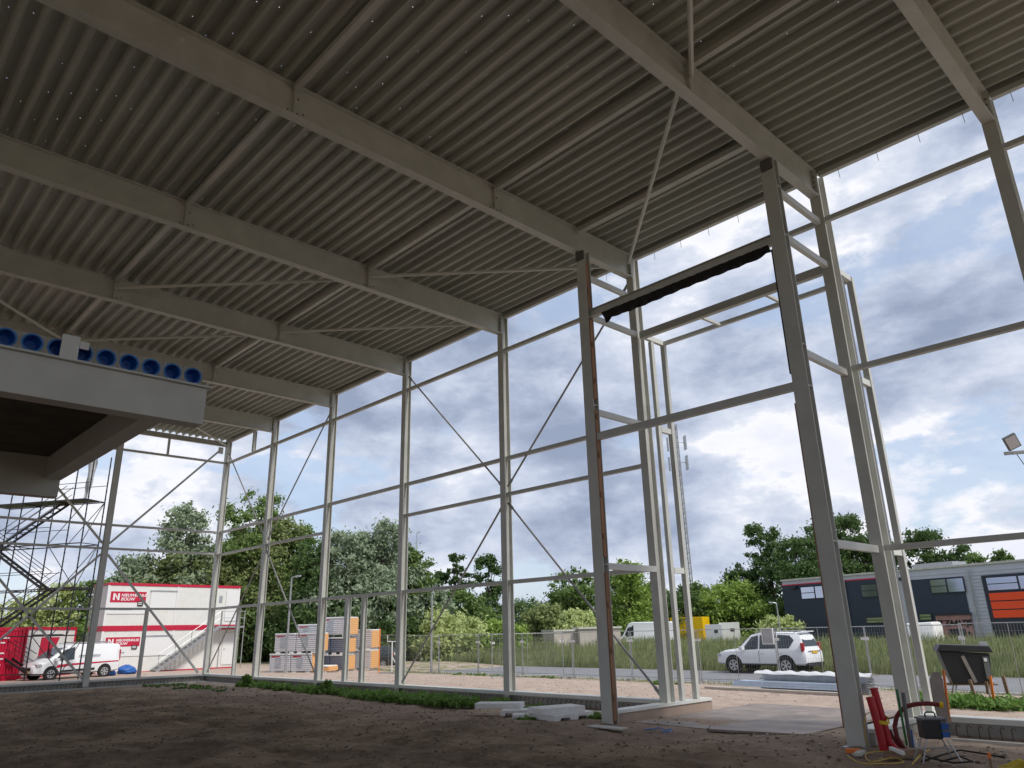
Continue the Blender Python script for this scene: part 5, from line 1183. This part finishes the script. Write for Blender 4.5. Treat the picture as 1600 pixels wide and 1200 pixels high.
# (u, v_top, width px, distance, material, kind name, label, leaves, low, conic, sparse)
T = [
 (28, 930, 110, 62, 'lf_elder', 'bush', 'flowering pale bush behind the red container at the far left', 3500, .02, .2, 0),
 (95, 908, 95, 60, 'lf_elder', 'bush', 'flowering elder bush behind the white and red container', 4000, .02, .2, 0),
 (160, 895, 90, 64, 'lf_mid', 'tree', 'mid green bushy tree left behind the cabins', 4500, .02, .2, 0),
 (212, 853, 75, 68, 'lf_willow', 'tree', 'slim grey green tree just left above the cabin roof', 4500, .05, .35, 0),
 (292, 781, 88, 72, 'lf_willow', 'willow_tree', 'tall grey green willow above the cabins', 9000, .2, .1, 0),
 (262, 862, 110, 58, 'lf_olive', 'tree', 'yellow green willow bush right behind the cabin roof', 7000, .02, .1, 0),
 (345, 850, 110, 57, 'lf_olive', 'tree', 'yellow green bush behind the right cabin end', 7500, .02, .1, 0),
 (405, 752, 100, 66, 'lf_mid', 'maple_tree', 'tallest dark green tree behind the left facade columns', 11000, .1, .15, 0),
 (440, 800, 110, 60, 'lf_olive', 'tree', 'broad olive green tree beside the tallest tree', 9000, .05, .15, 0),
 (492, 838, 80, 54, 'lf_dark', 'tree', 'dark tree behind the insulation stacks, left one', 7000, .02, .1, 0),
 (545, 811, 95, 60, 'lf_willow', 'willow_tree', 'silvery grey tree between second and third facade column', 10000, .03, .1, 0),
 (603, 808, 90, 61, 'lf_willow', 'willow_tree', 'silvery grey tree left of the fourth facade column', 10000, .03, .15, 0),
 (655, 852, 56, 64, 'lf_mid', 'tree', 'green tree just right of the fourth facade column', 6000, .03, .15, 0),
 (585, 900, 120, 52, 'lf_dark', 'tree', 'dark low tree right above the insulation stacks', 7000, .0, .1, 0),
 (672, 905, 70, 56, 'lf_willow', 'bush', 'silvery bush with pale flowers behind the lamp post', 4500, .0, .15, 0),
 (688, 879, 36, 90, 'lf_dark', 'poplar_tree', 'narrow dark poplar, left one of three', 3500, .1, .3, 1),
 (712, 854, 40, 90, 'lf_dark', 'poplar_tree', 'narrow dark poplar, middle one of three', 4500, .1, .1, 1),
 (760, 857, 62, 90, 'lf_dark', 'poplar_tree', 'wide airy dark poplar pair, right one of three', 5500, .08, .05, 1),
 (735, 925, 80, 84, 'lf_mid', 'bush', 'round green bush below the three poplars', 4500, .0, .1, 0),
 (700, 955, 110, 62, 'lf_elder', 'bush', 'flowering bush beyond the road below the poplars', 4500, .0, .1, 0),
 (780, 968, 90, 66, 'lf_light', 'bush', 'bright yellow green bush beyond the road', 4500, .0, .1, 0),
 (815, 934, 90, 130, 'lf_dark', 'tree', 'far dark tree line piece in the gap', 3500, .0, .1, 0),
 (868, 932, 70, 120, 'lf_dark', 'tree', 'far dark tree left of the left doorway column', 3500, .0, .1, 0),
 (850, 942, 78, 72, 'lf_olive', 'bush', 'olive bush left of the left doorway column', 5500, .0, .1, 0),
 (892, 884, 75, 82, 'lf_mid', 'tree', 'green tree behind the left doorway column', 6000, .05, .1, 0),
 (905, 950, 70, 70, 'lf_elder', 'bush', 'white flowering bush behind the left doorway column', 4000, .0, .1, 0),
 (978, 862, 70, 84, 'lf_light', 'tree', 'pointed light green tree between the doorway posts', 6500, .05, .35, 0),
 (955, 895, 110, 92, 'lf_mid', 'tree', 'broad green tree above the beige hut', 8500, .0, .1, 0),
 (1010, 905, 80, 94, 'lf_mid', 'tree', 'green tree above the white van', 6000, .0, .1, 0),
 (1062, 915, 70, 92, 'lf_dark', 'tree', 'dark tree behind the mast foot', 5000, .0, .1, 0),
 (1092, 905, 50, 98, 'lf_mid', 'tree', 'small tree right of the mast', 4000, .0, .2, 0),
 (1142, 902, 105, 94, 'lf_light', 'tree', 'round light green tree above the white trailer', 8500, .0, .1, 0),
 (1192, 808, 85, 98, 'lf_dark', 'tree', 'airy dark tree left of the building', 7500, .1, .1, 1),
 (1240, 830, 100, 92, 'lf_dark', 'tree', 'dense dark tree above the building corner', 9500, .02, .1, 0),
 (1312, 794, 105, 100, 'lf_dark', 'tree', 'tallest dark tree above the building', 11000, .05, .15, 0),
 (1372, 835, 80, 104, 'lf_dark', 'tree', 'dark tree between the two right posts', 6000, .05, .15, 0),
 (1438, 817, 90, 104, 'lf_dark', 'tree', 'pointed dark tree right of the doorway above the roof', 8000, .05, .25, 0),
 (1490, 845, 70, 104, 'lf_dark', 'tree', 'lower dark tree above the building roof', 5500, .05, .2, 0),
 (1520, 858, 55, 112, 'lf_mid', 'tree', 'small tree top above the roof, left of two', 4000, .05, .2, 0),
 (1562, 854, 60, 112, 'lf_mid', 'tree', 'small tree top above the roof, right of two', 4000, .05, .2, 0),
 (1215, 960, 60, 76, 'lf_elder', 'bush', 'flowering bush at the left corner of the building', 3500, .0, .1, 0),
 (1175, 930, 100, 96, 'lf_dark', 'tree', 'dark low tree behind the white off road car', 6000, .0, .1, 0),
 (560, 940, 130, 60, 'lf_dark', 'bush', 'dark undergrowth behind the insulation stacks', 6000, .0, .0, 0),
 (430, 920, 130, 60, 'lf_dark', 'bush', 'dark undergrowth right of the cabins', 6500, .0, .0, 0),
 (640, 960, 110, 58, 'lf_mid', 'bush', 'green undergrowth behind the fence near the lamp post', 5000, .0, .0, 0),
 (375, 815, 90, 74, 'lf_olive', 'tree', 'olive tree between the willow and the tallest tree', 7000, .0, .1, 0),
 (470, 812, 80, 70, 'lf_mid', 'tree', 'mid green tree right behind the third facade column', 7500, .0, .1, 0),
 (575, 835, 100, 68, 'lf_willow', 'willow_tree', 'broad silvery tree filling between the two tall silver ones', 8000, .0, .1, 0),
 (632, 840, 60, 72, 'lf_dark', 'tree', 'dark tree directly behind the fourth facade column', 6000, .0, .1, 0),
 (1275, 815, 90, 96, 'lf_dark', 'tree', 'dark tree hidden partly by the right doorway column', 8000, .0, .1, 0),
 (1345, 815, 80, 100, 'lf_dark', 'tree', 'dark tree just left of the right outer column', 7000, .0, .1, 0),
 (1160, 880, 80, 98, 'lf_dark', 'tree', 'dark tree between the round tree and the airy tree', 6500, .0, .1, 0),
 (1040, 955, 110, 100, 'lf_dark', 'bush', 'dark undergrowth behind the vans', 5000, .0, .0, 0),
]
for (u, vt, wpx, D_, kd, nm, lab, n_, low, con, spx) in T:
    D_ = max(D_, 74) if u < 480 else (max(D_, 66) if u < 700 else D_); pt = at(u, vt, D_); Hh = (pt.z+.3)*1.02; dep = D_*math.cos(math.atan((u-800)/CF))
    depth = (pt-CC).dot(_f); Wd = wpx*depth/CF*(1.6 if u < 700 else 1.42)
    z0 = -.3
    tree(nm, pt.x, pt.y, z0, Hh, Wd, kd, lab, int(n_*2.6), leaf=.17+.0014*D_*1.0, low=low, conic=con, sparse=spx, cat='bush' if nm == 'bush' else 'tree')
# tall grass verge beyond the road
def blades(name, n, xs, ys, h, wd, lab, cat, kind_mt, lean=.35, zf=None):
    x_ = rng.uniform(*xs, n); y_ = rng.uniform(*ys, n); z_ = H0(x_, y_)-.02; hh = h*rng.uniform(.5, 1.2, n)*(1+.35*np.sin(x_*.7)*np.sin(y_*.9+1))
    a = rng.uniform(0, 6.283, n); dx = np.cos(a)*wd; dy = np.sin(a)*wd; lx_ = rng.standard_normal(n)*lean*hh*.5+.12*hh; ly_ = rng.standard_normal(n)*lean*hh*.5
    V = np.stack([np.stack([x_-dx, y_-dy, z_], -1), np.stack([x_+dx, y_+dy, z_], -1), np.stack([x_+dx*.5+lx_*.5, y_+dy*.5+ly_*.5, z_+hh*.6], -1), np.stack([x_+lx_, y_+ly_, z_+hh], -1)], 1).reshape(-1, 3)
    o_ = npmesh(name, V, np.arange(4*n).reshape(n, 4), kind_mt); tag(o_, lab, cat, kind='stuff'); return o_
blades('tall_grass', 60000, (-50, 8), (21.35, 27), .62, .016, 'tall seeding grass on the verge beyond the road', 'grass', 'lf_grass')
blades('meadow_grass', 60000, (-80, 20), (27, 48), .85, .028, 'tall meadow grass stretching to the vans and the building', 'grass', 'lf_grass')
blades('kerb_grass', 5000, (-45, -1), (12.1, 13.0), .16, .008, 'tufts of grass along the kerb under the fence', 'grass', 'lf_grass')
def weeds(name, n, spots, lab, size=(.05, .16), hgt=.28, mt_='lf_weed'):
    P = []; S = []
    for (cx_, cy_, rx_, ry_, w_) in spots:
        k = int(n*w_); nc = max(4, k//45); ccx = rng.uniform(-1, 1, nc)*rx_+cx_; ccy = rng.uniform(-1, 1, nc)*ry_+cy_; hh = hgt*rng.uniform(.25, 1.0, nc)**1.3
        id_ = rng.integers(0, nc, k); r_ = rng.random(k)**.6*hh[id_]*.9; a = rng.uniform(0, 6.283, k); zz = rng.random(k)*hh[id_]*(1-.5*r_/(hh[id_]+.01))
        xx, yy = ccx[id_]+r_*np.cos(a), ccy[id_]+r_*np.sin(a); P.append(np.stack([xx, yy, H0(xx, yy)+zz], -1)); S.append(rng.uniform(size[0], size[1], k))
    P = np.concatenate(P); S = np.concatenate(S); V, F = quads(P, S, np.array([0, 0, 1.0]), 1.7); o_ = npmesh(name, V, F, mt_); tag(o_, lab, 'weeds', kind='stuff')
weeds('weeds', 26000, [(-24.3, -.85, 7.0, .38, .5), (-19.6, -1.25, 3.0, .45, .35), (-30.5, -.9, 1.5, .3, .1)], 'leafy green weeds along the inside of the facade wall', (.04, .12), .26)
weeds('weeds', 5000, [(-34.5, -2.6, 2.4, .8, .6), (-31.5, -2.4, 2.0, .5, .4)], 'sparse low weeds in the far left corner of the hall', (.03, .08), .08)
weeds('weeds', 5000, [(-13.9, -1.3, .6, .3, .35), (-12.9, -2.9, .2, .1, .15), (-11.9, -1.5, .35, .2, .2), (-16.6, -.35, .3, .12, .3)], 'small weeds around the white foam blocks', (.03, .09), .2)
weeds('weeds', 9000, [(-5.6, 6.6, 1.5, .9, .7), (-7.5, 7.5, 1.0, .6, .3)], 'weeds around the stakes and the black cabinet', (.04, .13), .34)
weeds('weeds', 3000, [(-19.2, 11.2, .5, .25, .4), (-30, 12.3, 4, .3, .6)], 'green tufts on the sand near the fence', (.04, .1), .16)
for (px_, py_, hh_, lab) in ((-30.9, -1.15, .55, 'larger leafy weed near the second facade column'), (-24.9, -1.0, .45, 'leafy weed clump in front of the small facade posts')):
    tree('weed_plant', px_, py_, -.05, hh_, .6, 'lf_weed', lab, 700, leaf=.09, low=.05, cat='plant')
bz_ = tree('shrub', -4.55, 8.2, -.2, 1.2, 1.5, 'lf_weed', 'green shrub at the right picture edge beside the black cabinet', 3500, leaf=.08, low=.02, cat='shrub')
